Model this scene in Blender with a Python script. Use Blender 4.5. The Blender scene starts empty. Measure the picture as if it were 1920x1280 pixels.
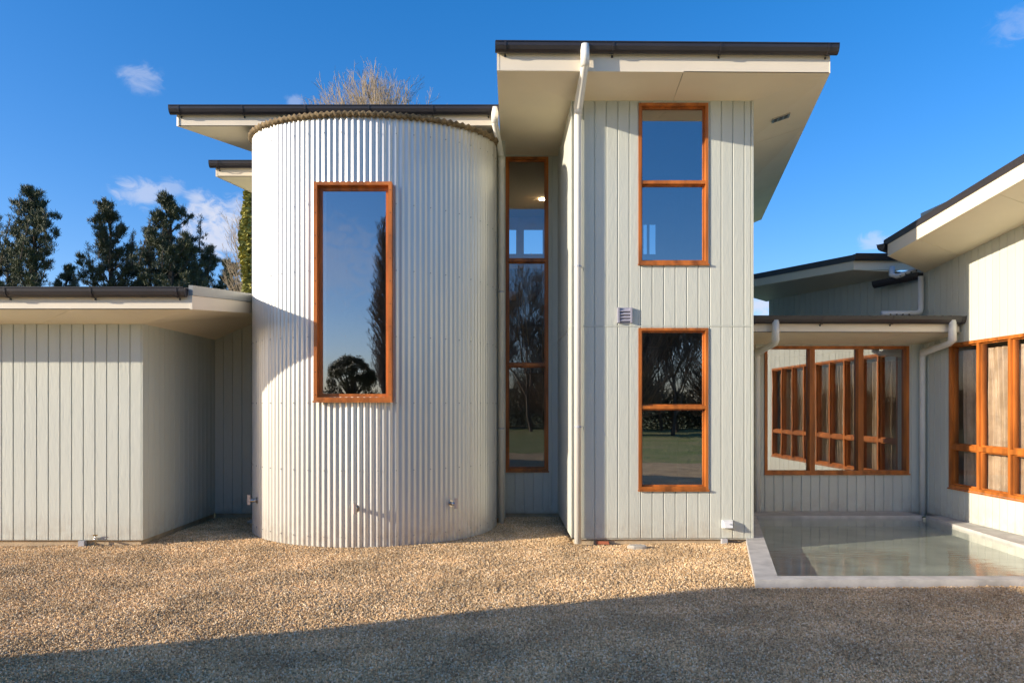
import bpy, math, random
from mathutils import Vector, Matrix
S = bpy.context.scene
COL = S.collection
R = math.radians

# ------------------------------------------------------------------ camera
EYE = 1.71
cam = bpy.data.cameras.new('camera'); camo = bpy.data.objects.new('camera', cam); COL.objects.link(camo)
camo.location = (0, 0, EYE); camo.rotation_euler = (R(90), 0, 0)
cam.sensor_width = 36; cam.lens = 36*1350/1920
cam.shift_x = 20/1920; cam.shift_y = 122/1920
cam.clip_start = .1; cam.clip_end = 3000
S.camera = camo
S.render.resolution_x = 1024; S.render.resolution_y = 682

# ------------------------------------------------------------------ sun, sky, exposure
AZ, EL = R(70.8), R(15.3)            # light travels to +X (right) and slightly away from the camera
SUNDIR = Vector((-math.sin(AZ)*math.cos(EL), -math.cos(AZ)*math.cos(EL), math.sin(EL)))
sl = bpy.data.lights.new('sun', 'SUN'); sl.energy = 3.15; sl.angle = R(.53); sl.color = (1, .88, .72)
so = bpy.data.objects.new('sun', sl); COL.objects.link(so)
so.rotation_euler = SUNDIR.to_track_quat('Z', 'Y').to_euler(); so.location = (-20, -8, 12)
S.view_settings.view_transform = 'Standard'; S.view_settings.look = 'None'
S.view_settings.exposure = 1.18; S.view_settings.gamma = 1
W = bpy.data.worlds.new('World'); S.world = W; W.use_nodes = True
wt = W.node_tree; wt.nodes.clear()
def WN(t, **k):
    n = wt.nodes.new(t)
    for a, b in k.items(): setattr(n, a, b)
    return n
out = WN('ShaderNodeOutputWorld'); bg = WN('ShaderNodeBackground'); bg.inputs[1].default_value = .15
sky = WN('ShaderNodeTexSky', sky_type='NISHITA', sun_disc=False, sun_elevation=EL,
         sun_rotation=math.atan2(SUNDIR.x, SUNDIR.y), altitude=200, air_density=1.0, dust_density=.9, ozone_density=3.0)
hs = WN('ShaderNodeHueSaturation'); hs.inputs['Saturation'].default_value = 1.35
hs.inputs['Value'].default_value = 1.0
wt.links.new(sky.outputs[0], hs.inputs['Color'])
tc = WN('ShaderNodeTexCoord')
tn = WN('ShaderNodeMix', data_type='RGBA', blend_type='MULTIPLY'); tn.inputs[0].default_value = 1; tn.inputs[7].default_value = (.72, .68, .84, 1)
gm_ = WN('ShaderNodeGamma'); gm_.inputs[1].default_value = .9; wt.links.new(hs.outputs[0], gm_.inputs[0]); wt.links.new(gm_.outputs[0], tn.inputs[6]); cur = tn.outputs[2]
def cdir(px, py): return Vector((px-940, 1350, 762-py)).normalized()
nz = WN('ShaderNodeTexNoise'); nz.inputs['Scale'].default_value = 42; nz.inputs['Detail'].default_value = 9
nz.inputs['Roughness'].default_value = .62; nz.inputs['Distortion'].default_value = 1.1
mp = WN('ShaderNodeMapping'); mp.inputs['Scale'].default_value = (1, 1, 1.5)
wt.links.new(tc.outputs['Generated'], mp.inputs[0]); wt.links.new(mp.outputs[0], nz.inputs[0])
def blob(d, rad, amt, sq=1.6):
    """soft cloud patch round one direction of the sky"""
    global cur
    m = WN('ShaderNodeMapping'); m.vector_type = 'POINT'; m.inputs['Scale'].default_value = (1, 1, sq)
    m.inputs['Location'].default_value = (-d.x, -d.y, -d.z*sq)
    wt.links.new(tc.outputs['Generated'], m.inputs[0])
    L = WN('ShaderNodeVectorMath', operation='LENGTH'); wt.links.new(m.outputs[0], L.inputs[0])
    mr = WN('ShaderNodeMapRange', interpolation_type='SMOOTHSTEP'); wt.links.new(L.outputs['Value'], mr.inputs[0])
    mr.inputs[1].default_value = rad; mr.inputs[2].default_value = 0; mr.inputs[3].default_value = 0; mr.inputs[4].default_value = .5
    ad = WN('ShaderNodeMath', operation='ADD'); wt.links.new(mr.outputs[0], ad.inputs[0]); wt.links.new(nz.outputs[0], ad.inputs[1])
    m2 = WN('ShaderNodeMapRange', interpolation_type='SMOOTHSTEP'); wt.links.new(ad.outputs[0], m2.inputs[0])
    m2.inputs[1].default_value = .58; m2.inputs[2].default_value = 1.02; m2.inputs[4].default_value = amt
    m3 = WN('ShaderNodeMapRange', interpolation_type='SMOOTHSTEP'); wt.links.new(mr.outputs[0], m3.inputs[0]); m3.inputs[2].default_value = .22
    mm = WN('ShaderNodeMath', operation='MULTIPLY'); wt.links.new(m2.outputs[0], mm.inputs[0]); wt.links.new(m3.outputs[0], mm.inputs[1])
    mx = WN('ShaderNodeMix', data_type='RGBA'); wt.links.new(mm.outputs[0], mx.inputs[0])
    wt.links.new(cur, mx.inputs[6]); mx.inputs[7].default_value = (2.2, 2.3, 2.7, 1)
    cur = mx.outputs[2]
for px, py, rad, amt in [(265, 148, .04, .34), (262, 362, .05, .55), (320, 352, .03, .35), (415, 440, .085, .85), (385, 400, .05, .7), (372, 372, .03, .5),
                         (455, 400, .06, .6), (555, 190, .022, .3), (1636, 452, .03, .45), (1425, 575, .04, .8), (1915, 45, .05, .2)]:
    blob(cdir(px, py), rad, amt)
blob(Vector((.24, -1, .46)).normalized(), .10, .25); blob(Vector((-.25, -1, .2)).normalized(), .16, .3)
wt.links.new(cur, bg.inputs[0]); wt.links.new(bg.outputs[0], out.inputs[0])
S.cycles.max_bounces = 8; S.cycles.transparent_max_bounces = 16
try: S.cycles.use_denoising = True
except Exception: pass

# ------------------------------------------------------------------ materials
MT = {}
def mat(name, col, rough=.6, metal=0, var=.0, vscale=3., bump=0., bscale=60., stretch=(1, 1, 1), spec=.5, objvar=0., col2=None, detail=5.):
    m = bpy.data.materials.new(name); m.use_nodes = True; nt = m.node_tree; N = nt.nodes; Lk = nt.links
    b = N['Principled BSDF']; b.inputs['Roughness'].default_value = rough; b.inputs['Metallic'].default_value = metal
    b.inputs['Specular IOR Level'].default_value = spec
    t = N.new('ShaderNodeTexCoord'); mpn = N.new('ShaderNodeMapping'); mpn.inputs['Scale'].default_value = stretch
    geo = N.new('ShaderNodeNewGeometry'); Lk.new(geo.outputs['Position'], mpn.inputs[0])
    no = N.new('ShaderNodeTexNoise'); no.inputs['Scale'].default_value = vscale; no.inputs['Detail'].default_value = detail
    Lk.new(mpn.outputs[0], no.inputs[0])
    mx = N.new('ShaderNodeMix'); mx.data_type = 'RGBA'
    c2 = col2 if col2 else tuple(c*(1-var) for c in col)
    c1 = col if col2 else tuple(min(1, c*(1+var*.5)) for c in col)
    mx.inputs[6].default_value = (*c1, 1); mx.inputs[7].default_value = (*c2, 1)
    mr = N.new('ShaderNodeMapRange'); mr.inputs[1].default_value = .35; mr.inputs[2].default_value = .68
    Lk.new(no.outputs[0], mr.inputs[0]); Lk.new(mr.outputs[0], mx.inputs[0])
    last = mx.outputs[2]
    if objvar:
        oi = N.new('ShaderNodeObjectInfo'); h = N.new('ShaderNodeHueSaturation')
        r2 = N.new('ShaderNodeMapRange'); r2.inputs[3].default_value = 1-objvar; r2.inputs[4].default_value = 1+objvar
        Lk.new(oi.outputs['Random'], r2.inputs[0]); Lk.new(r2.outputs[0], h.inputs['Value']); Lk.new(last, h.inputs['Color']); last = h.outputs[0]
    Lk.new(last, b.inputs['Base Color'])
    if bump:
        n2 = N.new('ShaderNodeTexNoise'); n2.inputs['Scale'].default_value = bscale; n2.inputs['Detail'].default_value = 4
        n2.inputs['Distortion'].default_value = .6
        Lk.new(mpn.outputs[0], n2.inputs[0])
        bp = N.new('ShaderNodeBump'); bp.inputs['Strength'].default_value = 1; bp.inputs['Distance'].default_value = bump
        Lk.new(n2.outputs[0], bp.inputs['Height']); Lk.new(bp.outputs[0], b.inputs['Normal'])
    MT[name] = m; return m
mat('wall_paint', (.58, .595, .51), .55, var=.06, vscale=1.3, bump=.0032, bscale=30, stretch=(1, 1, .22), objvar=.02)
mat('cream_paint', (.80, .71, .55), .5, var=.03, vscale=2)
mat('soffit_paint', (.88, .78, .58), .6, var=.04, vscale=1.5)
mat('gutter_metal', (.038, .034, .036), .32, var=.1)
mat('flashing_metal', (.30, .31, .29), .45, var=.1)
mat('roof_metal', (.05, .052, .056), .4, var=.1)
mat('cedar_frame', (.46, .138, .02), .45, var=.5, vscale=8, bump=.0015, bscale=60, stretch=(1, 1, .15), objvar=.06)
mat('pipe_paint', (.78, .77, .70), .4, var=.03)
mat('plastic_white', (.72, .72, .70), .4)
mat('pipe_grey', (.42, .43, .45), .4)
mat('corrugated_metal', (.64, .63, .57), .30, metal=.3, var=.05, vscale=2, stretch=(1, 1, .3), objvar=.02)
mat('closure_foam', (.20, .145, .075), .9, var=.6, vscale=14, bump=.01, bscale=40)
mat('concrete', (.50, .48, .44), .75, var=.22, vscale=5, bump=.004, bscale=30)
mat('wet_concrete', (.45, .455, .40), .6, var=.25, vscale=2.2, bump=.004, bscale=20)
mat('plinth_concrete', (.52, .40, .25), .85, var=.2, vscale=7, bump=.006, bscale=40)
mat('vent_plastic', (.36, .35, .40), .5)
mat('steel', (.55, .53, .50), .25, metal=1)
mat('outlet_metal', (.50, .44, .42), .45, metal=.7)
mat('brass', (.45, .30, .10), .35, metal=1)
mat('interior_wall', (.44, .36, .28), .8, var=.1)
mat('interior_light', (.66, .64, .58), .8, var=.05)
mat('interior_floor', (.12, .06, .03), .4, var=.3, vscale=3)
mat('interior_ceiling', (.52, .38, .22), .8)
mat('curtain_silk', (.52, .37, .24), .42, var=.22, vscale=6, bump=.009, bscale=14, stretch=(1, 1, 1), spec=.5)
mat('bark', (.085, .065, .048), .9, var=.4, vscale=6)
mat('twig_bark', (.21, .145, .10), .9, var=.3, vscale=3)
mat('pale_twig', (.33, .26, .165), .85, var=.3, vscale=2)
mat('pine_needles', (.085, .095, .038), .6, var=.5, vscale=1.1, col2=(.035, .052, .024), objvar=.12)
mat('ivy_leaves', (.40, .36, .07), .7, var=.4, vscale=4, col2=(.17, .18, .04))
mat('evergreen_leaves', (.07, .075, .035), .6, var=.4, vscale=2)
mat('stone', (.50, .46, .38), .8, var=.25, vscale=20, bump=.003, bscale=50)
mat('terracotta', (.36, .11, .05), .8, var=.2)
mat('meadow_grass', (.20, .25, .05), .9, var=.3, vscale=.5, col2=(.36, .30, .12), bump=.08, bscale=5)
mat('picture_canvas', (.06, .09, .14), .6, col2=(.25, .29, .33), vscale=5)
mat('picture_line', (.55, .52, .42), .6)
mat('blue_sofa', (.03, .05, .12), .8)

def splash_dirt(m):
    """thin soil splashed up the lowest boards"""
    nt = m.node_tree; N = nt.nodes; Lk = nt.links; b = N['Principled BSDF']; src = b.inputs['Base Color'].links[0].from_socket
    g = N.new('ShaderNodeNewGeometry'); sp = N.new('ShaderNodeSeparateXYZ'); Lk.new(g.outputs['Position'], sp.inputs[0])
    mr = N.new('ShaderNodeMapRange'); mr.inputs[1].default_value = .38; mr.inputs[2].default_value = -.02; mr.inputs[3].default_value = 0; mr.inputs[4].default_value = 1
    Lk.new(sp.outputs[2], mr.inputs[0]); n = N.new('ShaderNodeTexNoise'); n.inputs['Scale'].default_value = 7; n.inputs['Detail'].default_value = 9; n.inputs['Roughness'].default_value = .7
    Lk.new(g.outputs['Position'], n.inputs[0]); m2 = N.new('ShaderNodeMapRange'); m2.inputs[1].default_value = .38; m2.inputs[2].default_value = .7; m2.inputs[4].default_value = .55
    Lk.new(n.outputs[0], m2.inputs[0]); mu = N.new('ShaderNodeMath'); mu.operation = 'MULTIPLY'; Lk.new(mr.outputs[0], mu.inputs[0]); Lk.new(m2.outputs[0], mu.inputs[1])
    mx = N.new('ShaderNodeMix'); mx.data_type = 'RGBA'; Lk.new(mu.outputs[0], mx.inputs[0]); Lk.new(src, mx.inputs[6]); mx.inputs[7].default_value = (.36, .28, .19, 1)
    Lk.new(mx.outputs[2], b.inputs['Base Color'])
splash_dirt(MT['wall_paint']); splash_dirt(MT['corrugated_metal'])
def gravel_mat(name, a, b, c, d, useobj):
    m = bpy.data.materials.new(name); m.use_nodes = True; nt = m.node_tree; N = nt.nodes; Lk = nt.links
    bs = N['Principled BSDF']; bs.inputs['Roughness'].default_value = .75; bs.inputs['Specular IOR Level'].default_value = .35
    cr = N.new('ShaderNodeValToRGB'); el = cr.color_ramp.elements
    el[0].position = 0; el[0].color = (*a, 1); el[1].position = 1; el[1].color = (*d, 1)
    e = el.new(.35); e.color = (*b, 1); e = el.new(.75); e.color = (*c, 1)
    if useobj:
        oi = N.new('ShaderNodeObjectInfo'); Lk.new(oi.outputs['Random'], cr.inputs[0])
    else:
        g = N.new('ShaderNodeNewGeometry'); v = N.new('ShaderNodeTexVoronoi'); v.inputs['Scale'].default_value = 55
        Lk.new(g.outputs['Position'], v.inputs[0]); sp = N.new('ShaderNodeSeparateColor'); Lk.new(v.outputs['Color'], sp.inputs[0])
        Lk.new(sp.outputs[0], cr.inputs[0])
        bp = N.new('ShaderNodeBump'); bp.inputs['Strength'].default_value = 1; bp.inputs['Distance'].default_value = .012; bp.invert = True
        Lk.new(v.outputs['Distance'], bp.inputs['Height']); Lk.new(bp.outputs[0], bs.inputs['Normal'])
    # broad damp and dry patches of the gravel itself
    g2 = N.new('ShaderNodeNewGeometry'); nn = N.new('ShaderNodeTexNoise'); nn.inputs['Scale'].default_value = 1.6; nn.inputs['Detail'].default_value = 6
    Lk.new(g2.outputs['Position'], nn.inputs[0]); mr = N.new('ShaderNodeMapRange'); mr.inputs[1].default_value = .3; mr.inputs[2].default_value = .7
    mr.inputs[3].default_value = .66; mr.inputs[4].default_value = 1.14; Lk.new(nn.outputs[0], mr.inputs[0])
    h = N.new('ShaderNodeHueSaturation'); Lk.new(mr.outputs[0], h.inputs['Value']); Lk.new(cr.outputs[0], h.inputs['Color'])
    Lk.new(h.outputs[0], bs.inputs['Base Color']); MT[name] = m
gravel_mat('gravel_stones', (.38, .25, .13), (.72, .475, .235), (.86, .61, .33), (.93, .78, .54), True)
gravel_mat('gravel_bed', (.40, .26, .12), (.60, .41, .19), (.70, .50, .26), (.78, .62, .40), False)

def glass_mat(name, tint, refl, rough=0.0):
    m = bpy.data.materials.new(name); m.use_nodes = True; nt = m.node_tree; N = nt.nodes; Lk = nt.links; N.clear()
    o = N.new('ShaderNodeOutputMaterial'); mx = N.new('ShaderNodeMixShader'); tr = N.new('ShaderNodeBsdfTransparent'); gl = N.new('ShaderNodeBsdfGlossy')
    tr.inputs[0].default_value = (*tint, 1); gl.inputs['Roughness'].default_value = rough; gl.inputs['Color'].default_value = (.97, .98, 1, 1)
    fr = N.new('ShaderNodeFresnel'); fr.inputs['IOR'].default_value = 1.5
    mr = N.new('ShaderNodeMapRange'); mr.inputs[3].default_value = refl; mr.inputs[4].default_value = 1.0; Lk.new(fr.outputs[0], mr.inputs[0])
    # slight waviness of the sheet
    g = N.new('ShaderNodeNewGeometry'); n = N.new('ShaderNodeTexNoise'); n.inputs['Scale'].default_value = 1.7; n.inputs['Detail'].default_value = 1
    Lk.new(g.outputs['Position'], n.inputs[0]); bp = N.new('ShaderNodeBump'); bp.inputs['Strength'].default_value = 1; bp.inputs['Distance'].default_value = .0008
    Lk.new(n.outputs[0], bp.inputs['Height']); Lk.new(bp.outputs[0], gl.inputs['Normal'])
    # the inner face of the sheet lets light straight out, so a pane reflects and tints once
    ib = N.new('ShaderNodeMath'); ib.operation = 'SUBTRACT'; ib.inputs[0].default_value = 1; Lk.new(g.outputs['Backfacing'], ib.inputs[1])
    mu = N.new('ShaderNodeMath'); mu.operation = 'MULTIPLY'; Lk.new(ib.outputs[0], mu.inputs[0]); Lk.new(mr.outputs[0], mu.inputs[1])
    tm = N.new('ShaderNodeMix'); tm.data_type = 'RGBA'; tm.inputs[6].default_value = (*tint, 1); tm.inputs[7].default_value = (1, 1, 1, 1)
    Lk.new(g.outputs['Backfacing'], tm.inputs[0]); Lk.new(tm.outputs[2], tr.inputs[0])
    Lk.new(mu.outputs[0], mx.inputs[0]); Lk.new(tr.outputs[0], mx.inputs[1]); Lk.new(gl.outputs[0], mx.inputs[2]); Lk.new(mx.outputs[0], o.inputs[0])
    MT[name] = m
glass_mat('window_glass', (.58, .61, .60), .36)
glass_mat('clear_glass', (.90, .91, .89), .05)
glass_mat('mirror_glass', (.70, .72, .70), .32)
glass_mat('stair_glass', (.85, .85, .82), .15)
def water_mat():
    m = bpy.data.materials.new('pool_water'); m.use_nodes = True; nt = m.node_tree; N = nt.nodes; Lk = nt.links; N.clear()
    o = N.new('ShaderNodeOutputMaterial'); mx = N.new('ShaderNodeMixShader'); tr = N.new('ShaderNodeBsdfTransparent'); gl = N.new('ShaderNodeBsdfGlossy')
    tr.inputs[0].default_value = (.82, .86, .82, 1); gl.inputs['Roughness'].default_value = .0; gl.inputs['Color'].default_value = (1, 1, 1, 1)
    fr = N.new('ShaderNodeFresnel'); fr.inputs['IOR'].default_value = 1.333
    g = N.new('ShaderNodeNewGeometry'); mpn = N.new('ShaderNodeMapping'); mpn.inputs['Scale'].default_value = (1, 2.5, 1)
    n = N.new('ShaderNodeTexNoise'); n.inputs['Scale'].default_value = 4.5; n.inputs['Detail'].default_value = 4
    Lk.new(g.outputs['Position'], mpn.inputs[0]); Lk.new(mpn.outputs[0], n.inputs[0])
    bp = N.new('ShaderNodeBump'); bp.inputs['Strength'].default_value = 1; bp.inputs['Distance'].default_value = .0026
    Lk.new(n.outputs[0], bp.inputs['Height']); Lk.new(bp.outputs[0], gl.inputs['Normal']); Lk.new(bp.outputs[0], fr.inputs['Normal'])
    ib = N.new('ShaderNodeMath'); ib.operation = 'SUBTRACT'; ib.inputs[0].default_value = 1; Lk.new(g.outputs['Backfacing'], ib.inputs[1])
    mu = N.new('ShaderNodeMath'); mu.operation = 'MULTIPLY'; Lk.new(ib.outputs[0], mu.inputs[0]); Lk.new(fr.outputs[0], mu.inputs[1])
    Lk.new(mu.outputs[0], mx.inputs[0]); Lk.new(tr.outputs[0], mx.inputs[1]); Lk.new(gl.outputs[0], mx.inputs[2]); Lk.new(mx.outputs[0], o.inputs[0])
    MT['pool_water'] = m
water_mat()
def emit_mat(name, col, st):
    m = bpy.data.materials.new(name); m.use_nodes = True; b = m.node_tree.nodes['Principled BSDF']
    b.inputs['Emission Color'].default_value = (*col, 1); b.inputs['Emission Strength'].default_value = st; MT[name] = m
emit_mat('lamp_glow', (1, .85, .62), 40)

# ------------------------------------------------------------------ helpers
ORG = {}
def tagp(o, label=None, cat=None, group=None, kind=None):
    if label: o['label'] = label
    if cat: o['category'] = cat
    if group: o['group'] = group
    if kind: o['kind'] = kind
    return o
def empty(name, loc, label, cat, group=None):
    o = bpy.data.objects.new(name, None); COL.objects.link(o); o.location = loc; o.empty_display_size = .3
    ORG[o.name] = Vector(loc); return tagp(o, label, cat, group)
class MB:
    def __init__(s): s.v = []; s.f = []
    def add(s, vs, fs):
        k = len(s.v); s.v += [tuple(v) for v in vs]; s.f += [tuple(i+k for i in f) for f in fs]; return s
    def box(s, x0, x1, y0, y1, z0, z1):
        return s.hexa([(x0, y0, z0), (x1, y0, z0), (x1, y1, z0), (x0, y1, z0), (x0, y0, z1), (x1, y0, z1), (x1, y1, z1), (x0, y1, z1)])
    def hexa(s, p): return s.add(p, [(0, 3, 2, 1), (4, 5, 6, 7), (0, 1, 5, 4), (1, 2, 6, 5), (2, 3, 7, 6), (3, 0, 4, 7)])
    def lbox(s, F, u0, u1, n0, n1, z0, z1):
        return s.hexa([F(u0, n1, z0), F(u1, n1, z0), F(u1, n0, z0), F(u0, n0, z0), F(u0, n1, z1), F(u1, n1, z1), F(u1, n0, z1), F(u0, n0, z1)])
    def prism(s, poly, d):                      # poly list of points, d extrude vector
        n = len(poly); a = [Vector(p) for p in poly]; b = [p+Vector(d) for p in a]
        fs = [tuple(range(n)), tuple(range(2*n-1, n-1, -1))]+[(i, i+n, (i+1) % n+n, (i+1) % n) for i in range(n)]
        return s.add(a+b, fs)
    def tube(s, path, r, n=10, cap=True):
        P = [Vector(p) for p in path]; rr = r if isinstance(r, (list, tuple)) else [r]*len(P)
        d0 = (P[1]-P[0]).normalized(); a = d0.orthogonal().normalized(); k = len(s.v)
        for i, p in enumerate(P):
            d = (P[min(i+1, len(P)-1)]-P[max(i-1, 0)]).normalized()
            a = (a-d*a.dot(d)).normalized(); b = d.cross(a)
            c = 1.
            if 0 < i < len(P)-1:
                c = 1/max(.6, (P[i+1]-P[i]).normalized().dot(d))
            for j in range(n):
                t = 2*math.pi*j/n; s.v.append(tuple(p+(a*math.cos(t)+b*math.sin(t))*rr[i]*(1 if c == 1 else (1+(c-1)*.5))))
        for i in range(len(P)-1):
            for j in range(n):
                s.f.append((k+i*n+j, k+i*n+(j+1) % n, k+(i+1)*n+(j+1) % n, k+(i+1)*n+j))
        if cap:
            s.f.append(tuple(k+j for j in reversed(range(n)))); s.f.append(tuple(k+(len(P)-1)*n+j for j in range(n)))
        return s
    def build(s, name, m, parent=None, smooth=False, label=None, kind=None, origin=None):
        me = bpy.data.meshes.new(name)
        xs = [v[0] for v in s.v]; ys = [v[1] for v in s.v]; zs = [v[2] for v in s.v]
        o0 = Vector(origin) if origin else Vector(((min(xs)+max(xs))/2, (min(ys)+max(ys))/2, min(zs)))
        me.from_pydata([(v[0]-o0.x, v[1]-o0.y, v[2]-o0.z) for v in s.v], [], s.f); me.materials.append(MT[m]); me.update()
        if smooth:
            me.polygons.foreach_set('use_smooth', [True]*len(me.polygons))
        o = bpy.data.objects.new(name, me); COL.objects.link(o); ORG[o.name] = o0
        if parent: o.parent = parent; o.location = o0-ORG[parent.name]
        else: o.location = o0
        if label: o['label'] = label
        if kind: o['kind'] = kind
        return o
def Frame(ox, oy, ux, uy):
    l = math.hypot(ux, uy); ux /= l; uy /= l; nx, ny = uy, -ux
    return lambda u, n, z: Vector((ox+ux*u+nx*n, oy+uy*u+ny*n, z))

# wall = hidden structure sheet with openings; every board in front of it is a piece of its own
def backing(F, u0, u1, z0, z1, ops, t=.12):
    us = sorted({u0, u1, *[min(max(a, u0), u1) for o in ops for a in o[:2]]}); zs = sorted({z0, z1, *[min(max(a, z0), z1) for o in ops for a in o[2:4]]})
    mb = MB()
    for a, b in zip(us, us[1:]):
        for c, d in zip(zs, zs[1:]):
            um, zm = (a+b)/2, (c+d)/2
            if any(o[0] < um < o[1] and o[2] < zm < o[3] for o in ops): continue
            mb.lbox(F, a, b, -t, 0, c, d)
    return mb
BC = {}
def board(parent, F, u0, u1, z0, z1, gl=True, gr=True, m='wall_paint', name='board'):
    g = .0055; c = .004; th = .013
    a = u0+(g if gl else 0); b = u1-(g if gr else 0)
    if b-a < .004 or z1-z0 < .01: return
    base = F(a, 0, z0); d = F(1, 0, 0)-F(0, 0, 0); n = F(0, 1, 0)-F(0, 0, 0)
    w = b-a; h = z1-z0
    key = (round(w, 4), round(h, 3), round(d.x, 3), round(d.y, 3), m)
    if key not in BC:
        def q(u, nn, z): v = d*u+n*nn; return (v.x, v.y, z)
        vs = [q(0, 0, 0), q(w, 0, 0), q(w, 0, h), q(0, 0, h), q(0, th-c, 0), q(w, th-c, 0), q(w, th-c, h), q(0, th-c, h), q(c, th, 0), q(w-c, th, 0), q(w-c, th, h), q(c, th, h)]
        fs = [(0, 4, 7, 3), (4, 8, 11, 7), (8, 9, 10, 11), (9, 5, 6, 10), (5, 1, 2, 6), (0, 1, 5, 9, 8, 4), (3, 7, 11, 10, 6, 2)]
        me = bpy.data.meshes.new(name); me.from_pydata(vs, [], fs); me.materials.append(MT[m]); BC[key] = me
    o = bpy.data.objects.new(name, BC[key]); COL.objects.link(o); o.parent = parent; o.location = base-ORG[parent.name]; return o
def boards(parent, F, edges, z0, z1, ops):
    for i, (a, b) in enumerate(zip(edges, edges[1:])):
        cuts = sorted({a, b, *[x for o in ops for x in o[:2] if a+.002 < x < b-.002]})
        # keep one piece where nothing is cut out
        spans = []
        for c, d in zip(cuts, cuts[1:]):
            um = (c+d)/2; iv = [(z0, z1)]
            for o in ops:
                if o[0] < um < o[1]:
                    iv = [w for (p, q) in iv for w in ((p, min(q, o[2])), (max(p, o[3]), q)) if w[1]-w[0] > .01]
            spans.append((c, d, iv))
        for c, d, iv in spans:
            for p, q in iv: board(parent, F, c, d, p, q, c == a, d == b)
def edges(u0, u1, off=0., w=.15):
    e = [u0]; x = u0+off if off else u0+w
    while x < u1-.02: e.append(x); x += w
    e.append(u1); return e

def window(parent, F, u0, u1, z0, z1, transoms=(), mullions=(), fw=.036, proud=.028, depth=.11, glass='window_glass', label=None, sash=.020, mw=None, tw=None, sn=-.028):
    """outer frame = the part; transoms, mullions, sashes and panes are its sub-parts"""
    mw = mw or fw*1.1; tw = tw or fw*1.1
    mb = MB()
    for a, b, c, d in ((u0, u0+fw, z0, z1), (u1-fw, u1, z0, z1)): mb.lbox(F, a, b, -depth, proud, c, d)
    mb.lbox(F, u0+fw, u1-fw, -depth, proud, z1-fw, z1); mb.lbox(F, u0+fw, u1-fw, -depth, proud, z0, z0+fw)
    w = mb.build('window', 'cedar_frame', parent, label=label)
    # sill drip strip
    MB().lbox(F, u0-.01, u1+.01, -.02, proud+.018, z0-.022, z0-.003).build('sill', 'cedar_frame', w)
    us = [u0+fw]+[x for m_ in mullions for x in (m_-mw*.5, m_+mw*.5)]+[u1-fw]
    zs = [z0+fw]+[x for m_ in transoms for x in (m_-tw*.5, m_+tw*.5)]+[z1-fw]
    for i in range(1, len(us)-1, 2): MB().lbox(F, us[i], us[i+1], -depth+.004, proud-.004, z0+fw, z1-fw).build('mullion', 'cedar_frame', w)
    for i in range(1, len(zs)-1, 2):
        for j in range(0, len(us), 2): MB().lbox(F, us[j], us[j+1], -depth+.004, proud-.006, zs[i], zs[i+1]).build('transom', 'cedar_frame', w)
    for j in range(0, len(us), 2):
        for i in range(0, len(zs), 2):
            a, b, c, d = us[j], us[j+1], zs[i], zs[i+1]; s = sash; m2 = MB()
            n0, n1 = sn-.042, sn
            m2.lbox(F, a, a+s, n0, n1, c, d); m2.lbox(F, b-s, b, n0, n1, c, d)
            m2.lbox(F, a+s, b-s, n0, n1, d-s, d); m2.lbox(F, a+s, b-s, n0, n1, c, c+s); m2.build('sash', 'cedar_frame', w)
            MB().lbox(F, a+s-.004, b-s+.004, sn-.028, sn-.022, c+s-.004, d-s+.004).build('pane', glass, w)
    return w

GP = [(0, 0), (0, -.05), (.012, -.085), (.04, -.108), (.07, -.108), (.10, -.085), (.118, -.045), (.122, -.002), (.132, .004), (.132, -.006)]
def gutter(parent, A, B, out, s=1., ends=True):
    """gutter channel between A and B (top inner edge), out = outward horizontal unit"""
    A, B, out = Vector(A), Vector(B), Vector(out).normalized(); d = B-A
    outer = [(p*s, q*s) for p, q in GP]; inner = [(max(.004, p-.004 if p > .06 else p+.004), q+.005) for p, q in outer[:8]][::-1]
    prof = outer+inner
    def P(base, p, q): return base+out*p+Vector((0, 0, q))
    n = len(prof); vs = [P(A, *p) for p in prof]+[P(B, *p) for p in prof]
    fs = [(i, (i+1) % n, (i+1) % n+n, i+n) for i in range(n)]
    mb = MB().add(vs, fs)
    m = 8
    if ends:
        for base, e in ((A, d.normalized()), (B, -d.normalized())):
            poly = [P(base-e*.004, *p) for p in outer[:m]]; mb.prism(poly, e*.006)
    o = mb.build('gutter', 'gutter_metal', parent); return o
def brackets(g, pts, out, d):
    out, d = Vector(out).normalized(), Vector(d).normalized()
    for p in pts:
        p = Vector(p); mb = MB()
        pr = [(a*1.0+.006 if a > .06 else a-.0, b-.008) for a, b in GP[:8]]; pr2 = [(a-.003, b+.004) for a, b in pr[::-1]]
        poly = [p+out*a+Vector((0, 0, b)) for a, b in pr]
        for i in range(1, len(pr)-1):
            a0, b0 = pr[i]; a1, b1 = pr[i+1]
            q = [p+out*a0+Vector((0, 0, b0)), p+out*a1+Vector((0, 0, b1)), p+out*(a1*.97)+Vector((0, 0, b1+.01)), p+out*(a0*.97)+Vector((0, 0, b0+.01))]
            mb.prism([x-d*.012 for x in q], d*.024)
        mb.tube([p+out*.006+Vector((0, 0, -.112)), p+out*.006+Vector((0, 0, -.138))], .012, 6)
        mb.build('gutter_bracket', 'gutter_metal', g)
def lerp(a, b, t): return Vector(a)*(1-t)+Vector(b)*t
def soffit(parent, A, B, C, D, ts=(), m='soffit_paint', th=.010, g=.004):
    """panels between outer edge A-B and inner edge D-C"""
    tt = [0]+list(ts)+[1]
    L = (Vector(B)-Vector(A)).length
    for i, (a, b) in enumerate(zip(tt, tt[1:])):
        a2 = a+(g/L if i else 0); b2 = b-(g/L if b < 1 else 0)
        p = [lerp(A, B, a2), lerp(A, B, b2), lerp(D, C, b2), lerp(D, C, a2)]
        MB().hexa([*p, *[q+Vector((0, 0, th)) for q in p]]).build('soffit_panel', m, parent)
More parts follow.
